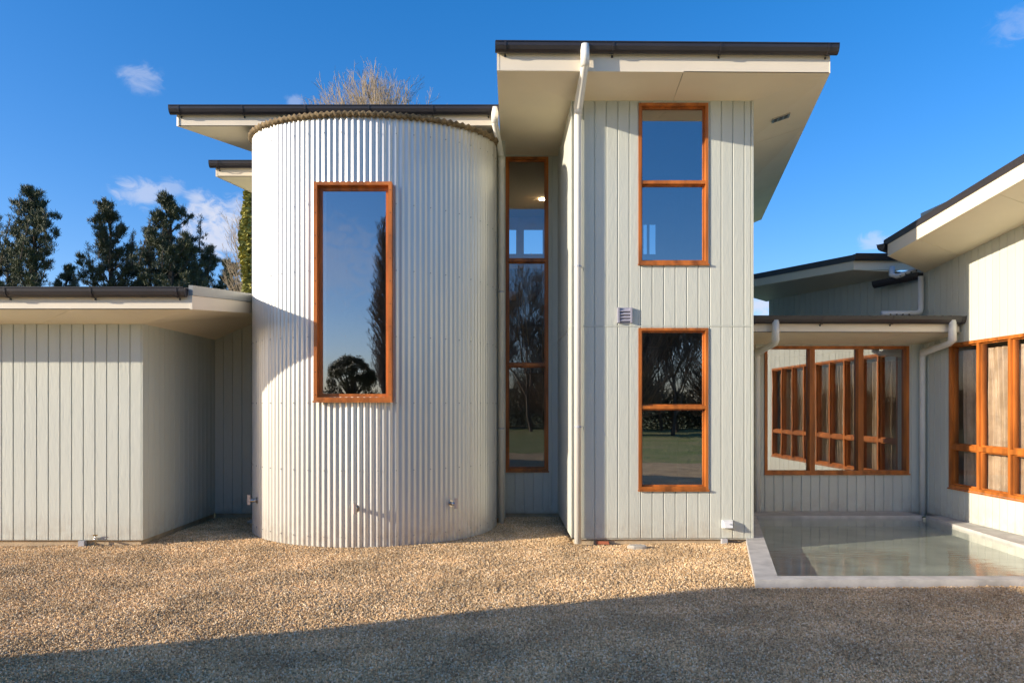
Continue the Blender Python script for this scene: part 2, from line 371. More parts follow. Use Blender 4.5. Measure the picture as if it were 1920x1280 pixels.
def fascia(parent, A, B, h, t, out, name='fascia', m='cream_paint'):
    A, B, out = Vector(A), Vector(B), Vector(out).normalized(); n = out*(-t); z = Vector((0, 0, h))
    if name == 'barge_board':
        dd_ = (B-A).normalized()*.003; A = A+out*.003-dd_; B = B+out*.003+dd_; z = z-Vector((0, 0, .002))
    MB().hexa([A, B, B+n, A+n, A+z, B+z, B+n+z, A+n+z]).build(name, m, parent)
def deck(parent, pts, th=.05, m='roof_metal'):
    P = [Vector(p) for p in pts]
    return MB().prism(P, (0, 0, th)).build('roof', m, parent)
def downpipe(parent, path, r=.045, clips=(), m='pipe_paint', label=None):
    o = MB().tube(path, r, 16).build('downpipe', m, parent, smooth=True, label=label)
    for c, w in clips:
        c = Vector(c); w = Vector(w)
        mb = MB().tube([c-Vector((0, 0, .012)), c+Vector((0, 0, .012))], r+.004, 14)
        mb.tube([c, c+w], .006, 6); mb.build('pipe_clip', 'pipe_grey', o)
    return o
def collar(o, p, d, r=.05, l=.06):
    p = Vector(p); d = Vector(d).normalized()
    MB().tube([p-d*l/2, p+d*l/2], r, 16).build('pipe_socket', 'pipe_paint', o, smooth=True)

# ------------------------------------------------------------------ ground, gravel, meadow
GZ = -.07
g = MB(); zz_ = GZ-.03                      # one sheet with a gap where the pool is dug in
for x0, x1, y0, y1 in ((-900, 900, -900, 7.2), (-900, 2.7, 7.2, 11.75), (8.1, 900, 7.2, 11.75), (-900, 900, 11.75, 900)):
    g.add([(x0, y0, zz_), (x1, y0, zz_), (x1, y1, zz_), (x0, y1, zz_)], [(0, 1, 2, 3)])
tagp(g.build('ground', 'meadow_grass'), kind='structure')
gb = MB()
random.seed(4)
# pool outline (coping): outer left front (2.51,7.12), direction of the left side (.287,1)
PLX = lambda y: 2.51+(y-7.12)*.30
def gz(x, y): return GZ-.012+.014*math.sin(x*1.3+y*.7)*math.sin(y*1.9-x*.4)+.006*math.sin(x*4.1+y*2.3)*math.sin(y*5.2)
NX, NY = 90, 44
def gpt(i, j):
    y = -4+(7.12+4)*j/NY; x = -16+32*i/NX; return (x, y, gz(x, y))
gb.add([gpt(i, j) for j in range(NY+1) for i in range(NX+1)], [(j*(NX+1)+i, j*(NX+1)+i+1, (j+1)*(NX+1)+i+1, (j+1)*(NX+1)+i) for j in range(NY) for i in range(NX)])
def gpt2(i, j):
    y = 7.12+(11.75-7.12)*j/20; x1 = PLX(max(y, 7.285))+.05; x = -16+(x1+16)*i/60; return (x, y, gz(x, y))
gb.add([gpt2(i, j) for j in range(21) for i in range(61)], [(j*61+i, j*61+i+1, (j+1)*61+i+1, (j+1)*61+i) for j in range(20) for i in range(60)])
tagp(gb.build('gravel_bed', 'gravel_bed', smooth=True), kind='structure')

def gravel():
    mb = MB()
    def strip(y0, y1, xa0, xb0, xa1, xb1, n=14, m=10):
        k = len(mb.v)
        for j in range(m+1):
            t = j/m; y = y0+(y1-y0)*t; a = xa0+(xa1-xa0)*t; b = xb0+(xb1-xb0)*t
            for i in range(n+1): x = a+(b-a)*i/n; mb.v.append((x, y, gz(x, y)))
        for j in range(m):
            for i in range(n): mb.f.append((k+j*(n+1)+i, k+j*(n+1)+i+1, k+(j+1)*(n+1)+i+1, k+(j+1)*(n+1)+i))
    strip(4.1, 7.11, -3.5, 3.6, -5.6, 6.0, 30, 14)
    strip(7.12, 9.38, -5.6, PLX(7.12), -7.2, PLX(9.38), 30, 12)
    strip(9.38, 11.66, -4.6, .92, -4.6, .92, 20, 12)
    me = bpy.data.meshes.new('gravel'); me.from_pydata(mb.v, [], mb.f); o = bpy.data.objects.new('gravel', me); COL.objects.link(o)
    me.materials.append(MT['gravel_stones'])
    ng = bpy.data.node_groups.new('scatter_gravel', 'GeometryNodeTree')
    ng.interface.new_socket('Geometry', in_out='INPUT', socket_type='NodeSocketGeometry'); ng.interface.new_socket('Geometry', in_out='OUTPUT', socket_type='NodeSocketGeometry')
    N = ng.nodes; L = ng.links
    gi = N.new('NodeGroupInput'); go = N.new('NodeGroupOutput'); dp = N.new('GeometryNodeDistributePointsOnFaces')
    dp.inputs['Density'].default_value = 5200
    ico = N.new('GeometryNodeMeshIcoSphere'); ico.inputs['Radius'].default_value = .0074; ico.inputs['Subdivisions'].default_value = 1
    sm = N.new('GeometryNodeSetMaterial'); sm.inputs['Material'].default_value = MT['gravel_stones']; L.new(ico.outputs[0], sm.inputs[0])
    # break the roundness of the pebble
    sp = N.new('GeometryNodeSetPosition'); nt = N.new('ShaderNodeTexNoise'); nt.inputs['Scale'].default_value = 60
    ps = N.new('GeometryNodeInputPosition'); L.new(ps.outputs[0], nt.inputs[0])
    sc = N.new('ShaderNodeVectorMath'); sc.operation = 'SUBTRACT'; L.new(nt.outputs['Color'], sc.inputs[0]); sc.inputs[1].default_value = (.5, .5, .5)
    s2 = N.new('ShaderNodeVectorMath'); s2.operation = 'SCALE'; L.new(sc.outputs[0], s2.inputs[0]); s2.inputs['Scale'].default_value = .008
    L.new(sm.outputs[0], sp.inputs[0]); L.new(s2.outputs[0], sp.inputs['Offset'])
    ip = N.new('GeometryNodeInstanceOnPoints'); L.new(dp.outputs['Points'], ip.inputs['Points']); L.new(sp.outputs[0], ip.inputs['Instance'])
    rr = N.new('FunctionNodeRandomValue'); rr.data_type = 'FLOAT_VECTOR'; rr.inputs[1].default_value = (6.28, 6.28, 6.28)
    L.new(rr.outputs[0], ip.inputs['Rotation'])
    rs = N.new('FunctionNodeRandomValue'); rs.data_type = 'FLOAT_VECTOR'; rs.inputs[0].default_value = (.55, .55, .35); rs.inputs[1].default_value = (1.75, 1.45, 1.0); rs.inputs['Seed'].default_value = 7
    L.new(rs.outputs[0], ip.inputs['Scale'])
    tr = N.new('GeometryNodeSetPosition'); L.new(dp.outputs['Points'], tr.inputs[0]); L.new(tr.outputs[0], ip.inputs['Points'])
    rz = N.new('FunctionNodeRandomValue'); rz.data_type = 'FLOAT_VECTOR'; rz.inputs[0].default_value = (0, 0, -.002); rz.inputs[1].default_value = (0, 0, .012); rz.inputs['Seed'].default_value = 3
    L.new(rz.outputs[0], tr.inputs['Offset'])
    L.new(gi.outputs[0], dp.inputs[0]); L.new(ip.outputs[0], go.inputs[0])
    md = o.modifiers.new('scatter', 'NODES'); md.node_group = ng
    tagp(o, 'loose tan pea gravel covering the yard in front of the house', 'gravel', kind='stuff')
gravel()

# ------------------------------------------------------------------ THE HOUSE
H = empty('house', (0, 10.5, -.07), 'pale sage boarded house with a round corrugated tower, deep cream eaves and orange timber windows', 'house')

YT, YG, YB, YP = 9.40, 9.26, 11.69, 11.80
XL, XR = .926, 3.273
XW = 6.93
XG = -4.62
# --- square tower, front
F_T = Frame(XL, YT, 1, 0)
opsT = [(1.79-XL, 2.695-XL, 3.569, 5.66), (1.79-XL, 2.695-XL, .631, 2.734)]
w = backing(F_T, 0, XR-XL, -.02, 5.95, opsT).build('wall', 'wall_paint', H)
e = edges(0, XR-XL-.016, .142)
boards(w, F_T, e, 0, 2.748, opsT); boards(w, F_T, e, 2.768, 5.72, opsT)
MB().lbox(F_T, 0, XR-XL, 0, .016, 2.751, 2.765).build('flashing_strip', 'wall_paint', w)
MB().lbox(F_T, XR-XL-.014, XR-XL+.013, 0, .02, 0, 5.72).build('corner_trim', 'wall_paint', w)
MB().lbox(F_T, -.016, .0, -.02, .02, 0, 5.72).build('corner_trim', 'wall_paint', w)
window(H, F_T, *opsT[0], transoms=[4.63], label='upper window of the square tower, sky mirrored in its glass')
window(H, F_T, *opsT[1], transoms=[1.70], label='lower window of the square tower, bare trees mirrored in its glass')
# --- square tower, left side (faces the round tower)
F_TL = Frame(XL, YB, 0, -1)
w = backing(F_TL, 0, YB-YT-.0, -.02, 5.95, []).build('wall', 'wall_paint', H)
e = edges(0, YB-YT, 0)
boards(w, F_TL, e, 0, 2.748, []); boards(w, F_TL, e, 2.768, 5.76, [])
MB().lbox(F_TL, 0, YB-YT, 0, .016, 2.751, 2.765).build('flashing_strip', 'wall_paint', w)
# --- right side of the square tower (splayed)
def wall_between(a, b, z0, z1, t=.12, m='wall_paint', name='wall', ops=()):
    F = Frame(a[0], a[1], b[0]-a[0], b[1]-a[1]); L = math.hypot(b[0]-a[0], b[1]-a[1])
    return F, L, backing(F, 0, L, z0, z1, list(ops), t).build(name, m, H)
TB = (5.64, 17.6)
FR_, LR_, w = wall_between((XR, YT+.13), TB, -.02, 5.95)
# --- recess wall with stair window
F_R = Frame(-3.6, YB, 1, 0)
opsR = [(.07+3.6, .762+3.6, .671, 5.753)]
w = backing(F_R, 0, XL+3.6, -.02, 5.95, opsR+[(.35, 3.25, .0, 5.2)]).build('wall', 'wall_paint', H)
boards(w, F_R, edges(3.6-.07, XL+3.6, .14), 0, 2.748, opsR); boards(w, F_R, edges(3.6-.07, XL+3.6, .14), 2.768, 5.80, opsR)
window(H, F_R, *opsR[0], transoms=[2.385, 4.08], fw=.04, glass='stair_glass', label='tall dark narrow stair window in the recess beside the round tower')
# short return wall beside the pipe
MB().box(-.12, .062, 11.05, YB-.001, 0, 5.8).build('wall', 'wall_paint', H)
# --- garage wing
F_G = Frame(-14, YG, 1, 0)
w = backing(F_G, 0, XG+14, -.01, 3.0, []).build('wall', 'wall_paint', H)
e = [XG+14-.148]
while e[0] > 1: e.insert(0, e[0]-.15)
e.append(XG+14-.002); boards(w, F_G, e[-15:], 0, 2.80, [])
F_GS = Frame(XG, YG, 0, 1)
w = backing(F_GS, .12, YB-YG, -.01, 3.0, []).build('wall', 'wall_paint', H)
boards(w, F_GS, edges(0, YB-YG-.08, .142), 0, 2.80, [])
MB().box(XG-.001, XG+.0135, YG-.015, YG+.006, 0, 2.8).build('corner_trim', 'wall_paint', w)
F_GB = Frame(XG, 11.6, 1, 0)
w = backing(F_GB, 0, 1.25, -.01, 3.4, []).build('wall', 'wall_paint', H)
boards(w, F_GB, edges(0, 1.25, 0), 0, 2.765, []); boards(w, F_GB, edges(0, 1.25, 0), 2.775, 3.3, [])
# plinths
MB().box(-14, XG-.03, YG+.03, YG+.2, -.25, -.012).build('plinth', 'plinth_concrete', H)
MB().box(XG-.2, XG-.035, YG+.2, YB, -.25, -.012).build('plinth', 'plinth_concrete', H)
MB().box(XL+.03, XR-.03, YT+.035, YT+.25, -.25, -.022).build('plinth', 'plinth_concrete', H)
MB().box(-3.5, XL+.03, YB+.03, YB+.2, -.25, -.022).build('plinth', 'plinth_concrete', H)
MB().box(XG, XG+1.25, 11.63, 11.75, -.25, -.012).build('plinth', 'plinth_concrete', H)
# --- pool wall
F_P = Frame(3.75, YP, 1, 0)
opsP = [(4.31-3.75, 6.67-3.75, .617, 2.70)]
w = backing(F_P, 0, XW-3.75, -.02, 3.0, opsP).build('wall', 'wall_paint', H)
boards(w, F_P, edges(0, XW-3.75, .11), .0, 2.76, opsP)
window(H, F_P, *opsP[0], mullions=[(1522-940)/114.4-3.75, (1613-940)/114.4-3.75], fw=.045, mw=.085, sash=.004, glass='mirror_glass',
       label='three pane window behind the pool, right wing mirrored in it')
MB().box(3.75, XW, YP+.03, YP+.2, -.3, -.022).build('plinth', 'concrete', H)
# --- right wing, wall facing left
F_W = Frame(XW, YP+.1, 0, -1)
WY0, WY1 = 11.13, 5.28
opsW = [(YP+.1-WY0, YP+.1-WY1, .467, 2.68)]
w = backing(F_W, 0, 8.7, -.02, 4.9, opsW).build('wall', 'wall_paint', H)
eW = edges(.1, 3.1, 0)[:-1]+edges(3.1, 8.7, 0, .30)
for a, b in zip(eW, eW[1:]):
    ztop = 3.90+.10*a-.004
    boards(w, F_W, [a, b], 0, ztop, opsW)
ml = [YP+.1-(10.46-.65*i) for i in range(8)]
window(H, F_W, *opsW[0], mullions=ml, transoms=[1.095], fw=.045, mw=.05, tw=.07, proud=.016, glass='clear_glass', label='long bright orange framed window band with curtains on the right wing')
MB().box(XW+.03, XW+.2, 3.3, YP, -.3, -.022).build('plinth', 'concrete', H)
MB().box(XW, 12, 3.2, 3.32, -.02, 4.7).build('wall', 'wall_paint', H)
# --- rear wall above the low roof
FB_, LB_, w = wall_between((5.69, 15.3), (XW, 11.93), 2.5, 4.0)
boards(w, FB_, edges(0, LB_, 0), 2.9, 3.95, [])

# ------------------------------------------------------------------ round tower
CX, CY, CR = -1.865, 10.87, 1.785
PIT = .0762/CR
ztop = lambda y: 5.385+.135*(y-9.08)
PH = R(118)
HALF, WZ0, WZ1 = math.asin(.462/CR), 1.83, 4.50
rw = None
mb = MB(); n = 96; rings = []
zsr = lambda y: [-.03, WZ0, WZ1, ztop(y)-.02]
for i in range(n+1):
    p = -PH+2*PH*i/n; xx = CX+(CR-.05)*math.sin(p); yy = CY-(CR-.05)*math.cos(p)
    for z in zsr(yy): mb.v.append((xx, yy, z))
for i in range(n):
    pm = -PH+2*PH*(i+.5)/n
    for j in range(3):
        if j == 1 and abs(pm) < HALF: continue
        a = i*4+j; mb.f.append((a, a+4, a+5, a+1))
rw = mb.build('round_wall', 'interior_light', H, smooth=True)
NP = int(2*PH/PIT); p0 = -NP*PIT/2; sub = 8
def rad(p): return CR+.0095*math.cos(2*math.pi*(p-p0)/PIT)
i0 = 0
while i0 < NP:
    i1 = min(NP, i0+10); mb = MB(); cols = []
    ps = [p0+PIT*(i0+k/sub) for k in range((i1-i0)*sub+1)]
    if i1 < NP: ps.append(p0+PIT*(i1+.25)); 
    for k, p in enumerate(ps):
        rr_ = rad(p)+(.0012 if k < 3 else 0)-( .0012 if k > len(ps)-3 else 0); xx = CX+rr_*math.sin(p); yy = CY-rr_*math.cos(p)
        for z in [-.065, WZ0, WZ1, ztop(yy)]: mb.v.append((xx, yy, z))
    for k in range(len(ps)-1):
        pm = (ps[k]+ps[k+1])/2
        for j in range(3):
            if j == 1 and abs(pm) < HALF: continue
            a = k*4+j; mb.f.append((a, a+4, a+5, a+1))
    mb.build('cladding_sheet', 'corrugated_metal', rw, smooth=True); i0 += 10
# screw rows
mb = MB()
for z in (.062, .90, 1.757, 2.598, 3.44, 4.285, 5.17):
    for k in range(1, NP, 3):
        p = p0+PIT*k; zz = z if z < 5 else ztop(CY-CR*math.cos(p))-.22
        if abs(p) < HALF+.03 and WZ0-.05 < zz < WZ1+.05: continue
        if abs(p) > R(105): continue
        c = Vector((CX+rad(p)*math.sin(p), CY-rad(p)*math.cos(p), zz)); d = Vector((math.sin(p), -math.cos(p), 0))
        mb.tube([c-d*.002, c+d*.007], .0075, 6)
mb.build('screws', 'flashing_metal', rw, kind='stuff')
# base ring under the sheets
mb = MB()
for i in range(n+1):
    p = -PH+2*PH*i/n; d = Vector((math.sin(p), -math.cos(p), 0)); c = Vector((CX, CY, 0))+d*(CR-.03); mb.v += [tuple(c+Vector((0, 0, -.2))), tuple(c+Vector((0, 0, -.03)))]
for i in range(n): mb.f.append((2*i, 2*i+2, 2*i+3, 2*i+1))
mb.build('plinth', 'plinth_concrete', H, smooth=True)
# roof of the round tower: corrugated sheet with a wavy brown edge
mb = MB(); ro = CR+.055; NR = 520; cc = len(mb.v)
def rz_(x, y): return ztop(y)+.03+.012*math.sin(2*math.pi*x/.0762)
for i in range(NR):
    p = 2*math.pi*i/NR; xx, yy = CX+ro*math.sin(p), CY-ro*math.cos(p); mb.v.append((xx, yy, rz_(xx, yy)))
for i in range(NR):
    p = 2*math.pi*i/NR; xx, yy = CX+ro*math.sin(p), CY-ro*math.cos(p); mb.v.append((xx, yy, rz_(xx, yy)-.012))
mb.v.append((CX, CY, ztop(CY)+.03)); mb.v.append((CX, CY, ztop(CY)-.01))
for i in range(NR):
    j = (i+1) % NR; mb.f += [(i, j, 2*NR), (NR+j, NR+i, 2*NR+1), (i, NR+i, NR+j, j)]
rr_o = mb.build('round_roof', 'roof_metal', H)
mb = MB()
for i in range(NR+1):
    p = -R(116)+2*R(116)*i/NR
    for rr2, zo in ((ro+.006, .004), (ro+.012, -.02), (ro-.01, -.05), (CR-.01, -.055)):
        xx, yy = CX+rr2*math.sin(p), CY-rr2*math.cos(p); mb.v.append((xx, yy, rz_(xx, yy)+zo))
for i in range(NR):
    for j in range(3): a = i*4+j; mb.f.append((a, a+4, a+5, a+1))
mb.build('closure_strip', 'closure_foam', rr_o, smooth=True)
# window of the round tower: flat box frame standing proud of the curve
F_C = Frame(CX-.49, CY-CR-.0, 1, 0)
cw = window(H, F_C, 0, .98, 1.785, 4.53, fw=.042, proud=.055, depth=.16, sash=.045, sn=-.035, label='tall single pane window in the round corrugated tower')
mb = MB()
for sx in (.02, .96):
    for k in range(10): 
        c = F_C(sx, .055, 1.86+k*.285); mb.tube([c-Vector((0, .001, 0))*0, c+Vector((0, -.003, 0))], .006, 6)
mb.build('screws', 'gutter_metal', cw, kind='stuff')
# lining around the opening
mb = MB(); mb.lbox(F_C, .02, .05, -.4, -.16, 1.8, 4.5); mb.lbox(F_C, .93, .96, -.4, -.16, 1.8, 4.5); mb.build('window_reveal', 'interior_light', cw)
# outlets low on the cladding
for p, turn in ((R(-56), .0), (R(1), 0), (R(42), 0)):
    d = Vector((math.sin(p), -math.cos(p), 0)); c = Vector((CX, CY, .43))+d*CR
    o = MB().tube([c-d*.02, c+d*.10], .026, 12).build('outlet_pipe', 'steel', H, smooth=True)
    MB().tube([c+d*.115-Vector((0, 0, .055)), c+d*.115+Vector((0, 0, .08))], .024, 12).build('end_cap', 'outlet_metal', o)
    MB().tube([c-d*.003, c+d*.010], .045, 14).build('wall_flange', 'steel', o)

# ------------------------------------------------------------------ roofs
def V(*a): return Vector(a)
# tower roof
FL, FR, WL, WR = V(-.05, 8.70, 5.765), V(3.97, 8.70, 5.735), V(XL, YT, 5.69), V(XR, YT, 5.69)
BL, WLB = V(.0, 11.95, 5.80), V(XL, 11.95, 5.78)
F2, W2 = V(6.39, 17.7, 6.30), V(5.64, 17.9, 6.02)
up = V(0, 0, .285)
rt = deck(H, [FL+up, FR+up, F2+up*.6, V(1.5, 17.8, 6.4), BL+up], .05)
soffit(rt, FL, FR, WR, WL, [.56])
soffit(rt, WL, WLB, BL, FL, [.80])
soffit(rt, FR, F2, W2, WR, [.22, .60, .78, .90])
fascia(rt, FL, FR, .285, .03, (0, -1, 0)); fascia(rt, BL, FL, .285, .03, (-1, 0, 0), 'barge_board')
bd = (F2-FR).normalized(); fascia(rt, FR, F2, .20, .03, (bd.y, -bd.x, 0), 'barge_board')
fascia(rt, F2, V(1.5, 17.8, 6.3), .20, .03, (0, 1, 0), 'barge_board')
gt = gutter(rt, FL+V(-.02, 0, .30), FR+V(.06, 0, .30), (0, -1, 0))
brackets(gt, [lerp(FL, FR, t)+V(0, 0, .30) for t in (.024, .345, .665, .985)], (0, -1, 0), (1, 0, 0))
# soffit vent
c = lerp(lerp(FR, F2, .148), lerp(WR, W2, .148), .42)
# mid roof
ML, MR = V(-4.63, 10.28, 5.71), V(-.055, 10.28, 5.71)
MBL, MBR = V(-3.95, 12.0, 5.88), V(-.055, 12.0, 5.86)
rm = deck(H, [ML+V(0, 0, .235), MR+V(0, 0, .235), MBR+V(0, 0, .235), MBL+V(0, 0, .2)], .04)
soffit(rm, ML, MR, V(-.055, YB, 5.82), V(-4.07, YB, 5.85), [.45])
fascia(rm, ML, MR, .235, .03, (0, -1, 0)); bd = (MBL-ML).normalized(); fascia(rm, MBL, ML, .22, .03, (-bd.y, bd.x, 0), 'barge_board')
gm = gutter(rm, ML+V(-.07, 0, .25), MR+V(.04, 0, .25), (0, -1, 0))
brackets(gm, [V((px-940)/1350*10.2, 10.28, 5.96) for px in (336, 455, 573, 692, 811, 916)], (0, -1, 0), (1, 0, 0))
MB().hexa([V(-3.78, 10.9, 5.52), V(-3.3, 10.9, 5.30), V(-3.3, 11.2, 5.30), V(-3.78, 11.2, 5.52), V(-3.78, 10.9, 5.56), V(-3.3, 10.9, 5.56), V(-3.3, 11.2, 5.56), V(-3.78, 11.2, 5.56)]).build('tower_flashing', 'flashing_metal', rm)
# lower roof peeping out left of the round tower
LL, LR = V(-4.44, 11.2, 5.285), V(-3.3, 11.2, 5.285)
LBL, LBR = V(-4.44, 13.2, 5.56), V(-3.3, 13.2, 5.56)
rl = deck(H, [LL+V(0, 0, .21), LR+V(0, 0, .21), LBR+V(0, 0, .21), LBL+V(0, 0, .21)], .03)
soffit(rl, LL, LR, LBR, LBL); fascia(rl, LL, LR, .21, .03, (0, -1, 0)); fascia(rl, LBL, LL, .21, .03, (-1, 0, 0), 'barge_board')
gl_ = gutter(rl, LL+V(-.07, 0, .215), LR+V(0, 0, .215), (0, -1, 0), .9); brackets(gl_, [LL+V(.06, 0, .215)], (0, -1, 0), (1, 0, 0))
MB().box(-3.62, -3.5, 11.7, 14, 0, 5.6).build('wall', 'wall_paint', H)
# garage roof
GL_, GR_ = V(-14, 8.545, 2.862), V(-3.67, 8.545, 2.862)
GBR = V(-3.67, 12.4, 3.278); GW1, GW2 = V(XG, YG, 2.768), V(XG, 11.6, 2.778)
GE = lerp(GR_, GBR, (11.6-8.545)/(12.4-8.545)); 
rg = deck(H, [GL_+V(0, 0, .22), GR_+V(0, 0, .22), GBR+V(0, 0, .22), V(-14, 12.4, 3.5)], .04)
soffit(rg, GL_, GR_, GW1, V(-14, YG, 2.768), [.30, .62, .86])
# side soffit: two leaves meeting on a fold
MB().add([GR_, GE, GW1], [(0, 1, 2)]).add([p+V(0, 0, .01) for p in (GR_, GE, GW1)], [(2, 1, 0)]).build('soffit_panel', 'soffit_paint', rg)
MB().add([GE, GW2, GW1], [(0, 1, 2)]).add([p+V(0, 0, .01) for p in (GE, GW2, GW1)], [(2, 1, 0)]).build('soffit_panel', 'soffit_paint', rg)
fascia(rg, GL_, GR_, .215, .03, (0, -1, 0)); fascia(rg, GR_+V(.0, 0, 0), GBR, .165, .03, (1, 0, 0), 'barge_board')
fascia(rg, GR_+V(.012, -.01, .165), GBR+V(.012, 0, .165), .12, .05, (1, 0, 0), 'cap_flashing', 'flashing_metal')
gg = gutter(rg, GL_+V(0, 0, .245), GR_+V(-.05, 0, .245), (0, -1, 0))
brackets(gg, [V((px-940)/1350*8.45, 8.545, 3.107) for px in (331, 171, 10, -151, -312)], (0, -1, 0), (1, 0, 0))
# low pool roof
PL_, PR_ = V(3.60, 10.82, 2.826), V(6.915, 10.82, 2.82)
rp = deck(H, [PL_+V(0, 0, .225), PR_+V(0, 0, .225), V(6.9, 12.0, 3.12), V(5.75, 15, 3.3), V(4.9, 15, 3.3)], .03)
soffit(rp, PL_, PR_, V(6.915, YP, 2.728), V(3.90, YP, 2.728), [.75])
fascia(rp, PL_, PR_+V(-.03, 0, 0), .22, .03, (0, -1, 0))
gp = gutter(rp, PL_+V(0, 0, .232), PR_+V(0, 0, .232), (0, -1, 0))
brackets(gp, [V((px-940)/1350*10.75, 10.82, 3.055) for px in (1415, 1541, 1673, 1803)], (0, -1, 0), (1, 0, 0))
mb = MB()
for k in range(26):
    xx = 3.7+k*.122; mb.tube([(xx, 10.80, 3.058), (xx, 11.2, 3.07)], .022, 6)
mb.build('roof_ribs', 'roof_metal', rp, kind='stuff')
# right wing roof, rising towards the viewer
RA, RB = V(5.95, 11.08, 4.02), V(5.95, 2.9, 4.81)
RC, RD = V(XW, 2.9, 4.775), V(XW, 11.77, 3.893)
rr3 = deck(H, [RA+V(0, 0, .19), RB+V(0, 0, .19), V(12, 2.9, 5.2), V(12, 12, 4.4), RD+V(0, 0, .3)], .04)
soffit(rr3, RB, RA, RD, RC, [.45, .70, .90])
fascia(rr3, RA, RB, .185, .03, (-1, 0, 0), 'barge_board'); fascia(rr3, RA+V(-.015, .10, .175), RB+V(-.015, 0, .185), .095, .06, (-1, 0, 0), 'cap_flashing', 'gutter_metal')
ed = (RD-RA).normalized(); fascia(rr3, RD, RA, .17, .03, (-ed.y, ed.x, 0))
gutter(rr3, RA+V(-.05, 0, .20), RD+V(0, 0, .26), (-ed.y, ed.x, 0))
# rear block roof
QA = V(6.0, 12.26, 4.04); QB = V(4.85, 15.4, 4.18); QC = V(7.6, 12.3, 4.04)
rq = deck(H, [QA+V(0, 0, .19), QC+V(0, 0, .19), V(8, 15.5, 4.5), QB+V(0, 0, .19)], .03)
bd = (QB-QA).normalized(); fascia(rq, QB, QA, .15, .03, (-bd.y, bd.x, 0), 'barge_board'); fascia(rq, QB+V(-.02, -.01, .15), QA+V(-.02, -.01, .15), .10, .05, (-bd.y, bd.x, 0), 'cap_flashing', 'roof_metal')
fascia(rq, QA, QC, .16, .03, (0, -1, 0)); gutter(rq, QA+V(-.02, 0, .25), QC+V(0, 0, .25), (0, -1, 0))
soffit(rq, QA, QB, V(5.69, 15.45, 3.96), V(XW, 11.98, 3.93), [.5])
g2 = gutter(rq, V(XW-.02, 11.80, 3.90), V(6.50, 12.45, 3.86), (-.939, -.343, 0)); 
# downpipes
dp = downpipe(H, [(1.00, 8.62, 5.98), (1.00, 8.60, 5.80), (.995, 9.29, 5.585), (.99, 9.31, 5.50), (.99, 9.31, -.055)], .046,
              [((.99, 9.31, 3.52), (.07, .08, 0)), ((.99, 9.31, 1.45), (.07, .08, 0))], label='pale downpipe on the left corner of the square tower')
collar(dp, (1.00, 8.605, 5.90), (0, .02, 1), .053, .26); collar(dp, (.992, 9.305, 5.52), (0, 0, 1), .053, .10)
dp = downpipe(H, [(-.09, 10.2, 5.94), (-.09, 10.2, 5.72), (-.03, 10.75, 5.60), (.0, 10.95, 5.50), (.0, 10.95, -.07)], .045,
              [((.0, 10.95, 3.45), (0, .1, 0)), ((.0, 10.95, 1.38), (0, .1, 0))], label='pale downpipe between the round tower and the stair window')
collar(dp, (-.09, 10.2, 5.83), (0, 0, 1), .052, .22); collar(dp, (0, 10.95, 5.42), (0, 0, 1), .052, .16)
dp = downpipe(H, [(4.09, 10.74, 3.0), (4.09, 10.74, 2.70), (4.12, 10.85, 2.66), (4.14, 11.68, 2.585), (4.165, 11.71, 2.48), (4.165, 11.71, -.04)], .045, label='downpipe at the left end of the pool wall')
collar(dp, (4.09, 10.74, 2.84), (0, 0, 1), .052, .26)
dp = downpipe(H, [(6.73, 10.74, 3.0), (6.73, 10.74, 2.70), (6.75, 10.85, 2.66), (6.84, 11.66, 2.59), (6.845, 11.70, 2.5), (6.845, 11.70, -.06)], .045, label='downpipe in the corner between pool wall and right wing')
collar(dp, (6.73, 10.74, 2.84), (0, 0, 1), .052, .26)
def spreader(path, holes, lab):
    o = downpipe(H, path, .042, m='plastic_white', label=lab); mb = MB()
    for h_ in holes:
        h_ = Vector(h_); mb.tube([h_, h_+V(0, -.005, 0)], .014, 8)
    mb.build('spreader_holes', 'gutter_metal', o, kind='stuff')
spreader([(6.83, 11.72, 3.83), (6.83, 11.72, 3.30), (6.80, 11.70, 3.245), (6.74, 11.69, 3.225), (6.16, 11.66, 3.215)],
         [(6.28+.1*k, 11.62, 3.195) for k in range(4)], 'white spreader pipe lying on the low pool roof')
spreader([(6.58, 12.12, 4.06), (6.56, 12.10, 3.92), (6.60, 12.02, 3.885), (6.84, 11.85, 3.95)],
         [(6.63+.06*k, 11.96-.05*k, 3.88+.02*k) for k in range(4)], 'short white spreader pipe under the right wing eave')

# ------------------------------------------------------------------ fixtures on the house
# louvre vent
vo = MB().lbox(F_T, 1.51-XL, 1.70-XL, .013, .025, 2.797, 2.998).build('wall_vent', 'vent_plastic', H)
for k in range(4):
    z = 2.825+k*.042; mb = MB()
    a, b = 1.535-XL, 1.675-XL
    mb.hexa([F_T(a, .052, z-.004), F_T(b, .052, z-.004), F_T(b, .025, z+.0), F_T(a, .025, z+.0), F_T(a, .048, z+.004), F_T(b, .048, z+.004), F_T(b, .025, z+.028), F_T(a, .025, z+.028)])
    mb.build('louvre', 'vent_plastic', vo)
mb = MB(); mb.lbox(F_T, 1.51-XL, 1.535-XL, .025, .055, 2.797, 2.998).lbox(F_T, 1.675-XL, 1.70-XL, .025, .055, 2.797, 2.998).build('vent_rim', 'vent_plastic', vo)
